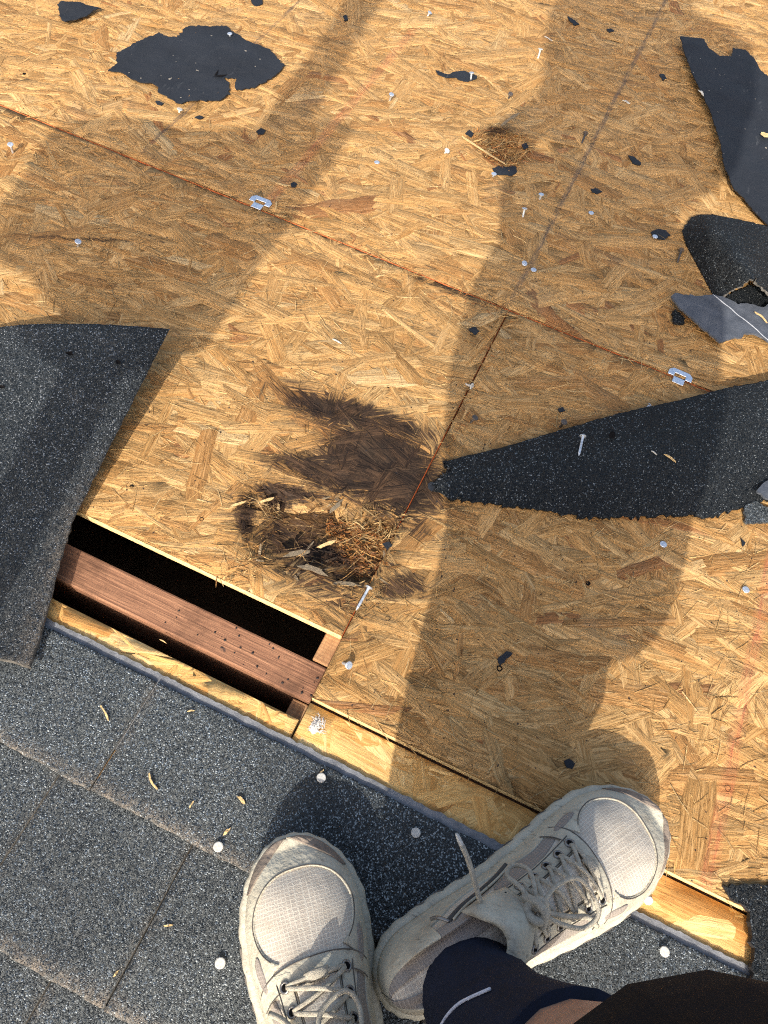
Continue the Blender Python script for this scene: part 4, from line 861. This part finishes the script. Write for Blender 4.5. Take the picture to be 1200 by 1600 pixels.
def mat_skin():
    N = NT('tanned_skin'); o = N.obj(); nz = N.noise(o, 55.0, 4.0, 0.6); f = N.noise(o, 700.0, 2.0)
    N.col(N.mix(N.mapr(nz, 0.3, 0.7, 0, 1), (0.36, 0.195, 0.125), (0.45, 0.26, 0.175))); N.rough(0.5); N.spec(0.4)
    N.b.inputs['Subsurface Weight'].default_value = 0.08; N.b.inputs['Subsurface Radius'].default_value = (0.01, 0.004, 0.002); N.bump(f, 0.0003); return N.m
SKIN = mat_skin(); SHIRT = mat_simple('grey_work_shirt', (0.10, 0.11, 0.13), 0.9, 0.2, 0.2, 30.0, 0.001, 600.0)

person = empty('person', (0.10, -0.08, 0)); pinv = Matrix.Translation((-0.10, 0.08, 0))
tag(person, 'person in black shorts, navy socks and dusty off-white shoes, standing over the slot', 'person')
def worn(o): o.parent = person; o.matrix_parent_inverse = pinv; return o

SL = 0.30
_s = [0, .10, .25, .40, .55, .70, .80, .90, 1.0]
_wm = [.034, .035, .038, .038, .043, .051, .053, .051, .047]
_wl = [.033, .035, .040, .044, .050, .054, .052, .048, .043]
_hs = [0, .08, .2, .32, .38, .44, .5, .56, .64, .72, .80, .88, .94, 1.0]
_hh = [.105, .128, .140, .138, .126, .116, .107, .098, .086, .077, .070, .063, .056, .040]
def ends(s):
    e = np.where(s < 0.13, np.sqrt(np.clip(1 - ((0.13 - s) / 0.13) ** 2, 0, 1)), 1.0)
    return e * np.where(s > 0.78, np.clip(1 - ((s - 0.78) / 0.22) ** 2.2, 0, 1) ** 0.48, 1.0)
def spring(s): return 0.016 * np.clip((s - 0.72) / 0.28, 0, 1) ** 2 + 0.006 * np.clip((0.12 - s) / 0.12, 0, 1) ** 2
def upper(s, a, off=0.0):
    """Outer surface of the shoe upper: s heel to toe, a from medial (0) over the instep to lateral (1)."""
    s = np.clip(s, 0, 1); a = np.clip(a, 0, 1)
    e = ends(s); wm = (np.interp(s, _s, _wm) - 0.0035) * e; wl = (np.interp(s, _s, _wl) - 0.0035) * e
    h = np.interp(s, _hs, _hh); h = 0.5 * h + 0.25 * (np.interp(s - .02, _hs, _hh) + np.interp(s + .02, _hs, _hh))
    z0 = 0.026 + spring(s)
    th = math.pi * a; cc = np.cos(th); ss = np.clip(np.sin(th), 0, 1)
    pw = np.interp(s, [0, .3, .5, .62, .8, 1], [.62, .62, 1.0, .95, .78, .7]); zq = np.interp(s, [0, .35, .55, .7, 1], [.55, .6, .9, .85, .70])
    wid = np.where(cc > 0, wm, wl)
    up = ss ** zq
    pinch = np.interp(s, [0, .1, .3, .42, .55, .7], [.88, .82, .82, .86, .92, 1.0])
    y = np.sign(cc) * np.abs(cc) ** pw * wid * (1 - (1 - pinch) * np.clip(up * 1.6, 0, 1) * (1 - 0.4 * ss))
    hz = np.maximum(h - z0, 0.010) * np.where(s > 0.80, 0.25 + 0.75 * e, 1.0)
    z = z0 + hz * up
    z = z + off * ss; y = y + off * np.sign(cc) * np.abs(cc) ** 0.8
    dip = 0.012 * sstep(0.40, 0.33, s) * sstep(0.86, 0.97, ss) * sstep(0.02, 0.09, s)
    z = z - dip + 0.0022 * (fbm(s * 13 + 3, a * 9) - 0.5) * ss
    x = s * SL + off * np.where(s > .9, (s - .9) * 8, 0) * e
    return np.stack([x, y, z], -1)
def shoe(name, toe, heel, flip, label, zbase):
    d = np.array(toe) - np.array(heel); ang = math.atan2(d[1], d[0]); my = -1.0 if flip else 1.0; sc = np.linalg.norm(d) / SL
    ca, sa = math.cos(ang), math.sin(ang)
    def W(p):
        p = np.asarray(p, float) * sc; x = p[..., 0]; y = p[..., 1] * my
        return np.stack([heel[0] + ca * x - sa * y, heel[1] + sa * x + ca * y, p[..., 2] + zbase], -1)
    ns, na = 90, 64
    sg = 0.5 * (1 - np.cos(np.linspace(0, math.pi, ns))); sg = 0.6 * sg + 0.4 * np.linspace(0, 1, ns); ag = np.linspace(0, 1, na)
    Sg, Ag = np.meshgrid(sg, ag, indexing='ij')
    def build(nm, s, a, faces, offset, mat, parent, skirt=False, suvs=None):
        V = upper(s, a, offset)
        Fs = list(faces)
        if flip: Fs = [f[::-1] for f in Fs]
        V = W(V); suv = np.stack([s * SL, (a - 0.5) * 0.15, np.zeros_like(s)], -1)
        if skirt:
            cnt = {}
            for f in Fs:
                for i in range(4):
                    e = (f[i], f[(i + 1) % 4]); cnt[e] = 1
            be = [e for e in cnt if (e[1], e[0]) not in cnt]
            bv = sorted(set(x for e in be for x in e)); mp = {v: len(V) + i for i, v in enumerate(bv)}
            V = np.concatenate([V, W(upper(s[bv], a[bv], -0.0010))]); suv = np.concatenate([suv, suv[bv]])
            Fs += [(e[1], e[0], mp[e[0]], mp[e[1]]) for e in be]
        return bigmesh(nm, V, np.array(Fs), mat, parent, dict(suv=suv), True)
    idx = np.arange(ns * na).reshape(ns, na)
    FQ = np.stack([idx[:-1, :-1], idx[:-1, 1:], idx[1:, 1:], idx[1:, :-1]], -1).reshape(-1, 4)
    up = build(name, Sg.ravel(), Ag.ravel(), [tuple(f) for f in FQ], 0.0, MESH, None)
    worn(up); up['label'] = label
    def region(nm, f, offset, mat, ns2=130, na2=110, srange=(0, 1)):
        s1 = np.linspace(srange[0], srange[1], ns2); a1 = np.linspace(0.0, 1.0, na2); S1, A1 = np.meshgrid(s1, a1, indexing='ij'); s = S1.ravel().copy(); a = A1.ravel().copy()
        val = f(s, a); ins = val > 0
        ix = np.arange(ns2 * na2).reshape(ns2, na2); q = np.stack([ix[:-1, :-1], ix[:-1, 1:], ix[1:, 1:], ix[1:, :-1]], -1).reshape(-1, 4)
        keep = q[ins[q].sum(1) >= 2]
        if len(keep) == 0: return None
        for _ in range(4):
            v0 = f(s, a); gs = (f(s + 1e-4, a) - v0) / 1e-4; ga = (f(s, a + 1e-4) - v0) / 1e-4; g2 = gs * gs + ga * ga + 1e-9
            m_ = (~ins); lim = 0.02
            s[m_] += np.clip(-(v0 * gs / g2)[m_], -lim, lim); a[m_] += np.clip(-(v0 * ga / g2)[m_], -lim, lim)
        used = np.unique(keep); mp = -np.ones(ns2 * na2, dtype=int); mp[used] = np.arange(len(used))
        return build(nm, s[used], a[used], [tuple(r) for r in mp[keep]], offset, mat, up, True)
    U = lambda a: np.abs(a - 0.5) * 2
    region('toe_overlay', lambda s, a: np.minimum(s - (0.715 - 0.30 * U(a) ** 2.5), -0.10 * (1 - ((s - 0.795) / 0.115) ** 2 - ((a - 0.5) / 0.29) ** 2)), 0.0014, OFFW, srange=(0.35, 1))
    region('toe_bumper', lambda s, a: np.minimum(s - 0.885, (U(a) - 0.42) * 0.3 + (s - 0.940) * 1.8), 0.0026, TIP, srange=(0.8, 1), ns2=70)
    region('saddle_band', lambda s, a: np.minimum(0.021 - np.abs(s - (0.672 - 0.10 * (a - .5) ** 2 * 4)), 0.40 - np.abs(a - 0.5)), 0.0018, OFFW, srange=(0.5, 0.75))
    for nm, sgn in (('eyestay', -1), ('eyestay', 1)):
        region(nm, lambda s, a, g=sgn: np.minimum(np.minimum(0.052 - np.abs((a - 0.5) * g - 0.165), s - 0.355), 0.675 - s), 0.0020, OFFW, srange=(0.3, 0.72))
        region('side_overlay', lambda s, a, g=sgn: np.minimum(np.minimum((a - 0.5) * g - 0.385 + 0.06 * np.sin(s * 14), s - 0.10), 0.80 - s), 0.0014, OFFW, srange=(0.05, 0.85))
        region('side_window', lambda s, a, g=sgn: 0.02 * (1 - ((s - 0.50) / 0.135) ** 2 - (((a - 0.5) * g - 0.285) / 0.06) ** 2), 0.0006, TAUPE, srange=(0.3, 0.7))
        region('toe_slot', lambda s, a, g=sgn: 0.02 * (1 - ((s - 0.685) / 0.045) ** 2 - (((a - 0.5) * g - 0.30) / 0.030) ** 2), 0.0022, TAUPE, srange=(0.6, 0.8), ns2=60)
    region('heel_counter', lambda s, a: np.minimum(0.17 - s, U(a) - 0.30), 0.0018, OFFW, srange=(0, 0.25))
    region('collar', lambda s, a: np.minimum(np.minimum(0.40 - s, U(a) - 0.06), 0.50 - U(a)), 0.0014, TAUPE, srange=(0, 0.45))
    region('tongue', lambda s, a: np.minimum(np.minimum(0.100 - np.abs(a - 0.5), s - 0.345), 0.640 - s), 0.0042, MESH, srange=(0.3, 0.7))
    # midsole and outsole
    st = 0.5 * (1 - np.cos(np.linspace(0, math.pi, 70))); e = ends(st)
    ol = np.concatenate([np.stack([st * SL, np.interp(st, _s, _wm) * e, st], 1), np.stack([st * SL, -np.interp(st, _s, _wl) * e, st], 1)[::-1][1:-1]])
    cx = np.array([0.5 * SL, 0.0])
    nrm = np.roll(ol[:, :2], -1, 0) - np.roll(ol[:, :2], 1, 0); nrm = np.stack([nrm[:, 1], -nrm[:, 0]], 1); nrm /= np.linalg.norm(nrm, axis=1, keepdims=True) + 1e-9; nrm = -nrm
    def loft(nm, prof, mat):
        V = []; n = len(ol); rough = 0.0006 * np.sin(np.arange(n) * 1.7) 
        for ins, z in prof:
            sp = spring(ol[:, 2]); zz = z + sp * min(1.0, 0.25 + z / 0.02)
            xy = ol[:, :2] + nrm * (ins + (rough if 0.006 < z < 0.028 else 0))[:, None] if hasattr(rough, '__len__') and 0.006 < z < 0.028 else ol[:, :2] + nrm * ins
            V.append(np.stack([xy[:, 0], xy[:, 1], zz], 1))
        k = len(prof); V = W(np.concatenate(V)); F = [(i * n + j, i * n + (j + 1) % n, (i + 1) * n + (j + 1) % n, (i + 1) * n + j) for i in range(k - 1) for j in range(n)]
        F += [tuple(range(n)), tuple((k - 1) * n + j for j in range(n))]
        o = meshobj(nm, V, F, mat, up, True); return o
    loft('outsole', [(-0.004, 0.0), (-0.0005, 0.0008), (0.0002, 0.0045), (-0.003, 0.0055)], OUTS)
    loft('midsole', [(-0.004, 0.0050), (0.0008, 0.0062), (0.0030, 0.0120), (0.0040, 0.0190), (0.0030, 0.0255), (0.0008, 0.0292), (-0.0035, 0.0305), (-0.008, 0.0295)], MIDS)
    for k in range(9):                               # slanted grooves moulded into the sidewall
        s = 0.20 + 0.068 * k; b = 1 if True else -1
        for side in (1, -1):
            wv = np.interp(s, _s, _wm if side > 0 else _wl) * ends(np.array(s)) + 0.0036
            p = [np.array([s * SL - 0.004, side * (wv - 0.001), 0.0145 + spring(np.array(s))]), np.array([s * SL, side * (wv + 0.0002), 0.0185 + spring(np.array(s))]), np.array([s * SL + 0.006, side * (wv - 0.0004), 0.0235 + spring(np.array(s))])]
            tube('sole_groove', W(np.array(p)), 0.0011, STITCH, up, 6, res=6)
    # laces and eyelets
    ES = [0.645, 0.590, 0.535, 0.480, 0.425, 0.375]
    def E(k, g, off=0.004): return upper(np.array(ES[k]), np.array(0.5 + g * 0.160), off)
    for k in range(6):
        for g in (-1, 1):
            c = E(k, g, 0.0026); u1 = upper(np.array(ES[k] + .01), np.array(0.5 + g * .16), .0026) - c; u2 = upper(np.array(ES[k]), np.array(0.5 + g * .18), .0026) - c
            u1 /= np.linalg.norm(u1); u2 -= u1 * (u1 @ u2); u2 /= np.linalg.norm(u2)
            tube('eyelet', W(np.array([c + 0.0036 * (math.cos(t) * u1 + math.sin(t) * u2) for t in np.linspace(0, 2 * math.pi, 13)])), 0.0011, EYE, up, 6, res=26)
            tube('eyelet_hole', W(np.array([c - u1 * .0024, c, c + u1 * .0024])), [0.0010, 0.0026, 0.0010], BLACK, up, 8, res=7, flat=0.35)
    def over(s, a, h): return upper(np.array(s), np.array(a), h)
    tube('lace', W(np.array([E(0, 1, .001), over(ES[0] + .004, .60, .006), over(ES[0] + .006, .5, .0085), over(ES[0] + .004, .40, .006), E(0, -1, .001)])), 0.0018, LACE, up, 8, res=24, flat=0.55)
    for k in range(5):
        for g in (1, -1):
            tube('lace', W(np.array([E(k, g, .001), over(ES[k] - .006, .5 + g * .11, .0065), over((ES[k] + ES[k + 1]) / 2 + .004 * g, .5, .0095 + .0020 * g), over(ES[k + 1] + .006, .5 - g * .11, .0065), E(k + 1, -g, .001)])), 0.0018, LACE, up, 8, res=26, flat=0.55)
    tube('lace_keeper', W(np.array([over(.650, .455, .0062), over(.652, .485, .0105), over(.652, .515, .0105), over(.650, .545, .0062)])), 0.0042, LACE, up, 8, res=12, flat=0.3)
    return up, W
shoeR, WR = shoe('right_shoe', (0.266, 0.220), (0.085, -0.014), False, 'right shoe, mostly shaded, toe on the strand board', 0.002)
shoeL, WL = shoe('left_shoe', (-0.040, 0.056), (0.158, -0.169), True, 'left shoe with sunlit toe on the shingles', -0.003)
shoeR.name = 'shoe'; shoeL.name = 'shoe'
def loc(Wf, *pts): return Wf(np.array(pts, float))
# bows, knots and lace ends (shoe coordinates: along, across to medial, up)
def U3(s, a, off): return upper(np.array(s), np.array(a), off)
for Wf, par, k in ((WR, shoeR, 0), (WL, shoeL, 1)):
    kc = U3(0.415, 0.5, 0.016)
    tube('lace_knot', Wf(np.array([kc + (0.0075 * math.cos(t), 0.0068 * math.sin(t), 0.0022 * math.sin(2 * t)) for t in np.linspace(0, 2 * math.pi, 14)])), 0.0036, LACE, par, 8, res=40)
    tube('lace_knot', Wf(np.array([kc + (-.002, -.012, -.004), kc + (.003, -.004, .004), kc + (.002, .005, .0045), kc + (-.003, .013, -.004)])), 0.0032, LACE, par, 8, res=16)
    lp1 = [kc, U3(.47, .42, .018), U3(.55, .36, .016), U3(.60, .42, .018), U3(.57, .52, .020), U3(.49, .53, .020), kc + (0, 0, .003)] if k else [kc, U3(.46, .58, .018), U3(.53, .66, .018), U3(.59, .62, .020), U3(.58, .50, .020), U3(.50, .47, .018), kc + (0, 0, .003)]
    lp2 = [kc, U3(.40, .62, .014), U3(.46, .74, .010), U3(.53, .70, .012), U3(.48, .58, .016), kc + (0, 0, .002)] if k else [kc, U3(.41, .40, .016), U3(.40, .30, .016), U3(.44, .26, .014), U3(.46, .36, .018), kc + (0, 0, .002)]
    tube('lace_loop', Wf(np.array(lp1)), 0.0019, LACE, par, 8, res=46, flat=0.8); tube('lace_loop', Wf(np.array(lp2)), 0.0019, LACE, par, 8, res=40, flat=0.8)
    e1 = [kc, U3(.50, .60, .012), U3(.57, .68, .007), U3(.60, .78, .006)]
    tube('lace_end', Wf(np.array(e1)), 0.0022, LACE, par, 8, res=20)
# the lace end of the right shoe that stands up on its own, with its aglet
q0 = P(756, 1428, 0.128); q1 = P(745, 1390, 0.140); q2 = P(732, 1345, 0.148); q3 = P(722, 1322, 0.150); q4 = P(713, 1302, 0.151)
tube('lace_end', np.array([q0, q1, q2, q3]), 0.0021, LACE, shoeR, 8, res=20); tube('aglet', np.array([q3, q4]), [0.0019, 0.0019, 0.0012], PALE, shoeR, 8, res=6)
# collar tongue flaps, zip on the inner side, pull tab
for Wf, par in ((WR, shoeR), (WL, shoeL)):
    zc = [U3(s, a, 0.0022) for s, a in ((.46, .12), (.40, .14), (.33, .17), (.26, .21), (.21, .26))]
    tube('zip', Wf(np.array(zc)), 0.0028, ZIP, par, 8, res=24, flat=0.5)
    tube('zip_edge', Wf(np.array([p + (0.003, 0.0, 0.003) for p in zc])), 0.0010, OFFW, par, 6, res=24)
    tube('zip_pull', Wf(np.array([zc[-1], zc[-1] + (-.006, .006, -.006), zc[-1] + (-.010, .007, -.016)])), 0.0014, EYE, par, 6, res=10, flat=0.5)
    for dd2 in (-.021, .021):
        tube('stitch_line', Wf(np.array([U3(.672 + dd2 - .10 * (a_ - .5) ** 2 * 4, a_, 0.0019) for a_ in np.linspace(.14, .86, 12)])), 0.0005, STITCH, par, 5, res=36)
    tube('stitch_line', Wf(np.array([U3(.795 + .118 * math.cos(t), .5 + .298 * math.sin(t), 0.0016) for t in np.linspace(-2.4, 2.4, 24)])), 0.0005, STITCH, par, 5, res=70)
    for g in (-1, 1):                                # stitching beside the eyelets
        for dk in (0.205, 0.120):
            tube('stitch_line', Wf(np.array([U3(s, .5 + g * dk, 0.0023) for s in np.linspace(.38, .655, 8)])), 0.00045, STITCH, par, 5, res=24)
# tongue top of the right shoe, folding forward over the knot
def flap(name, Wf, par, pts, mat, n=14):
    G_ = np.array([catmull(r, n) for r in pts]); G_ = np.array([catmull(G_[:, j], n) for j in range(n)]); o = sheet(name, Wf(G_), 0.0035, mat, mat, OFFW, par, 0.0, (0, 0, 0, 0))
    return o
for Wf, par in ((WR, shoeR), (WL, shoeL)):
    rows = []
    for s_, z_, wd_, yb in ((.42, .128, .024, .004), (.375, .141, .027, .006), (.335, .150, .028, .008), (.315, .147, .027, .010)):
        rows.append([np.array([s_ * SL - abs(t) * yb * 2.2, t * wd_, z_ - abs(t) ** 2 * .016]) for t in (-1, -.6, -.2, .2, .6, 1)])
    flap('tongue_top', Wf, par, rows, OFFW)
# sock, leg, shorts, body
AR = np.array([0.131, 0.024, 0.085]); AL = np.array([0.113, -0.118, 0.08])
legR = [AR, np.array([0.160, -0.002, 0.16]), np.array([0.183, -0.012, 0.26]), np.array([0.197, -0.016, 0.36]), np.array([0.202, -0.014, 0.44])]
legL = [AL, np.array([0.110, -0.130, 0.16]), np.array([0.110, -0.145, 0.26]), np.array([0.108, -0.150, 0.36]), np.array([0.104, -0.145, 0.45])]
for lg, nm in ((legR, 'sock'), (legL, 'sock')):
    top = lg[1] + (lg[2] - lg[1]) * 0.95
    so = worn(tube('sock', np.array([lg[0] + (0.0, 0.0, -0.03), lg[0], lg[1], top]), [0.036, 0.040, 0.045, 0.050, 0.056], SOCK, None, 24, res=20)); so['label'] = 'navy knit sock rising out of the shoe'
    if lg is legR:
        st = []
        for px, py in ((688, 1604), (700, 1585), (716, 1569), (734, 1559), (752, 1551), (766, 1545)):
            for h in np.linspace(0.30, 0.06, 400):
                q = P(px, py, h); axy = [np.interp(h, [l_[2] for l_ in lg], [l_[k] for l_ in lg]) for k in (0, 1)]
                if math.hypot(q[0] - axy[0], q[1] - axy[1]) < np.interp(h, [0.085, 0.16, 0.235], [0.0435, 0.0462, 0.0525]): break
            st.append(q)
        tube('white_stripe', np.array(st), 0.0011, SOCKW, so, 6, res=30, flat=1.0)
def skinned(name, verts, edges, radii, mat, root=0, sub=2):
    bm = bmesh.new(); lay = bm.verts.layers.skin.verify(); vs = []
    for i, (v, r) in enumerate(zip(verts, radii)):
        bv = bm.verts.new(tuple(v)); rr = r if isinstance(r, tuple) else (r, r); bv[lay].radius = rr; bv[lay].use_root = (i == root); vs.append(bv)
    for a, b in edges: bm.edges.new((vs[a], vs[b]))
    me = bpy.data.meshes.new(name); bm.to_mesh(me); bm.free(); me.materials.append(mat)
    o = link(bpy.data.objects.new(name, me)); k = o.modifiers.new('skin', 'SKIN'); k.use_smooth_shade = True
    if sub: q = o.modifiers.new('sub', 'SUBSURF'); q.levels = sub; q.render_levels = sub
    return o
BV = [(0.150, -0.235, 0.86),                                              # pelvis 0
      (0.215, -0.220, 0.80), (0.220, -0.110, 0.60), tuple(legR[4]), tuple(legR[3]), tuple(legR[2]), tuple(legR[1]), tuple(legR[0]),   # 1-7 right leg
      (0.050, -0.250, 0.80), (0.062, -0.190, 0.62), tuple(legL[4]), tuple(legL[3]), tuple(legL[2]), tuple(legL[1]), tuple(legL[0]),  # 8-14 left leg
      (0.150, -0.270, 1.00), (0.150, -0.265, 1.16), (0.150, -0.235, 1.32), (0.150, -0.205, 1.42), (0.150, -0.185, 1.47), (0.150, -0.150, 1.53), (0.150, -0.120, 1.60),  # 15-21 spine to head
      (0.300, -0.225, 1.36), (0.297, -0.235, 1.12), (0.190, -0.130, 0.93), (0.105, -0.040, 0.86),   # 22-25 right arm
      (0.000, -0.225, 1.36), (0.015, -0.235, 1.12), (-0.070, -0.130, 0.93), (-0.025, -0.050, 0.86)]  # 26-29 left arm
BE = [(0, 1), (1, 2), (2, 3), (3, 4), (4, 5), (5, 6), (6, 7), (0, 8), (8, 9), (9, 10), (10, 11), (11, 12), (12, 13), (13, 14), (0, 15), (15, 16), (16, 17), (17, 18), (18, 19), (19, 20), (20, 21), (17, 22), (22, 23), (23, 24), (24, 25), (17, 26), (26, 27), (27, 28), (28, 29)]
BR = [0.12, 0.085, 0.072, 0.070, 0.070, 0.054, 0.036, 0.036, 0.085, 0.080, 0.070, 0.068, 0.066, 0.046, 0.036, 0.105, 0.11, 0.115, 0.07, 0.052, 0.072, 0.088, 0.055, 0.042, 0.034, 0.028, 0.055, 0.042, 0.034, 0.028]
# hands: palm and five fingers each, closing round the phone edges
for w0, g in ((25, -1), (29, 1)):
    wx = np.array(BV[w0]); palm = wx + np.array([g * 0.020, 0.030, -0.035]); BV.append(tuple(palm)); BR.append(0.020); BE.append((w0, len(BV) - 1)); pi = len(BV) - 1
    for f in range(5):
        b0 = palm + np.array([g * 0.006, -0.012 + 0.012 * f - 0.018, 0.006 - 0.009 * f]) if f else palm + np.array([g * 0.002, -0.026, 0.012])
        L1 = (0.026, 0.034, 0.036, 0.033, 0.026)[f]; dd_ = np.array([g * 0.75, 0.25 if f else -0.35, 0.35 if f else 0.7]); dd_ /= np.linalg.norm(dd_)
        b1 = b0 + dd_ * L1; b2 = b1 + (dd_ * 0.6 + np.array([0, 0.1, -0.5])) * L1 * 0.6
        for q in (b0, b1, b2): BV.append(tuple(q)); BR.append(0.0085)
        n0 = len(BV) - 3; BE += [(pi, n0), (n0, n0 + 1), (n0 + 1, n0 + 2)]
body = worn(skinned('body', BV, BE, BR, SKIN))
sv = [(0.150, -0.245, 0.93), (0.245, -0.220, 0.80), (0.218, -0.105, 0.60), (0.212, -0.008, 0.290), (0.085, -0.250, 0.80), (0.090, -0.190, 0.62), tuple(legL[4] + np.array([0, 0, 0.016])), (0.208, -0.030, 0.440)]
worn(skinned('shorts', sv, [(0, 1), (1, 2), (2, 7), (7, 3), (0, 4), (4, 5), (5, 6)], [0.112, 0.128, 0.118, 0.098, 0.112, 0.112, 0.086, 0.108], SHORT))
tv = [(0.150, -0.265, 0.90), (0.150, -0.275, 1.05), (0.150, -0.268, 1.18), (0.150, -0.238, 1.33), (0.150, -0.210, 1.41), (0.300, -0.225, 1.36), (0.297, -0.232, 1.20), (0.000, -0.225, 1.36), (0.013, -0.232, 1.20)]
worn(skinned('shirt', tv, [(0, 1), (1, 2), (2, 3), (3, 4), (3, 5), (5, 6), (3, 7), (7, 8)], [0.122, 0.120, 0.124, 0.130, 0.075, 0.070, 0.055, 0.070, 0.055], SHIRT, 2))
HAIR = mat_simple('dark_hair', (0.02, 0.015, 0.012), 0.6, 0.3, 0.3, 60.0, 0.003, 260.0)
worn(skinned('hair', [(0.150, -0.160, 1.62), (0.150, -0.125, 1.67)], [(0, 1)], [0.075, 0.062], HAIR))
# the phone the picture is taken with, just behind the lens
ph = box('phone', -0.036, 0.036, -0.012, 0.134, 0.004, 0.012, BLACK, None, 0.003); ph.matrix_world = cam.matrix_world.copy() @ Matrix.Translation((-0.02, -0.10, 0.004))
tag(ph, 'black phone held over the deck in both hands', 'phone')

# ------------------------------------------------------------------ invented things out of frame, added to cast shade on the deck
WOOD = mat_lumber('post_lumber', (0.50, 0.34, 0.18), (0.32, 0.19, 0.09), (200, 200, 12))
gp = box('shadow_post', -0.400, -0.338, -0.475, -0.437, -0.02, 1.95, WOOD, None, 0.002)  # post invented as the unseen caster of the thin shadow
tag(gp, 'unseen upright timber post, added to cast the thin shadow', 'post')
jn = 26; G = np.zeros((jn, jn, 3))  # jacket invented as the unseen caster of the wide left shade
for i in range(jn):
    for j in range(jn):
        u = i / (jn - 1); v = j / (jn - 1)
        top = 0.90 + 0.18 * u; bot = 0.68 + 0.04 * math.sin(7 * u)
        x = -0.655 + 0.36 * u + 0.06 * (1 - v) * (u - .5); z = top + (bot - top) * v
        G[i, j] = (x, -0.435 + 0.018 * math.sin(9 * u + 2 * v) + 0.012 * math.sin(5 * v + 3 * u), z)
tag(sheet('shadow_jacket', G, 0.006, SHIRT, SHIRT, SHIRT, None, 0.002), 'unseen grey jacket sheet, added to cast the wide left shade', 'jacket')
G = rails([[(1300, 1300, 0.004), (1310, 1340, 0.03), (1320, 1390, 0.05), (1330, 1440, 0.03), (1340, 1480, 0.004)], [(1400, 1290, 0.006), (1410, 1335, 0.06), (1420, 1390, 0.09), (1430, 1440, 0.05), (1440, 1490, 0.004)], [(1520, 1290, 0.006), (1530, 1335, 0.05), (1540, 1390, 0.07), (1550, 1440, 0.04), (1560, 1490, 0.004)]], 24, 24)  # hump added out of view to darken the right edge
tag(sheet('curled_shingle', G, 0.004, GRAND, BACK, ASPH, None, 0.0008), 'unseen humped shingle, added to shade the deck at the right edge', 'shingle')
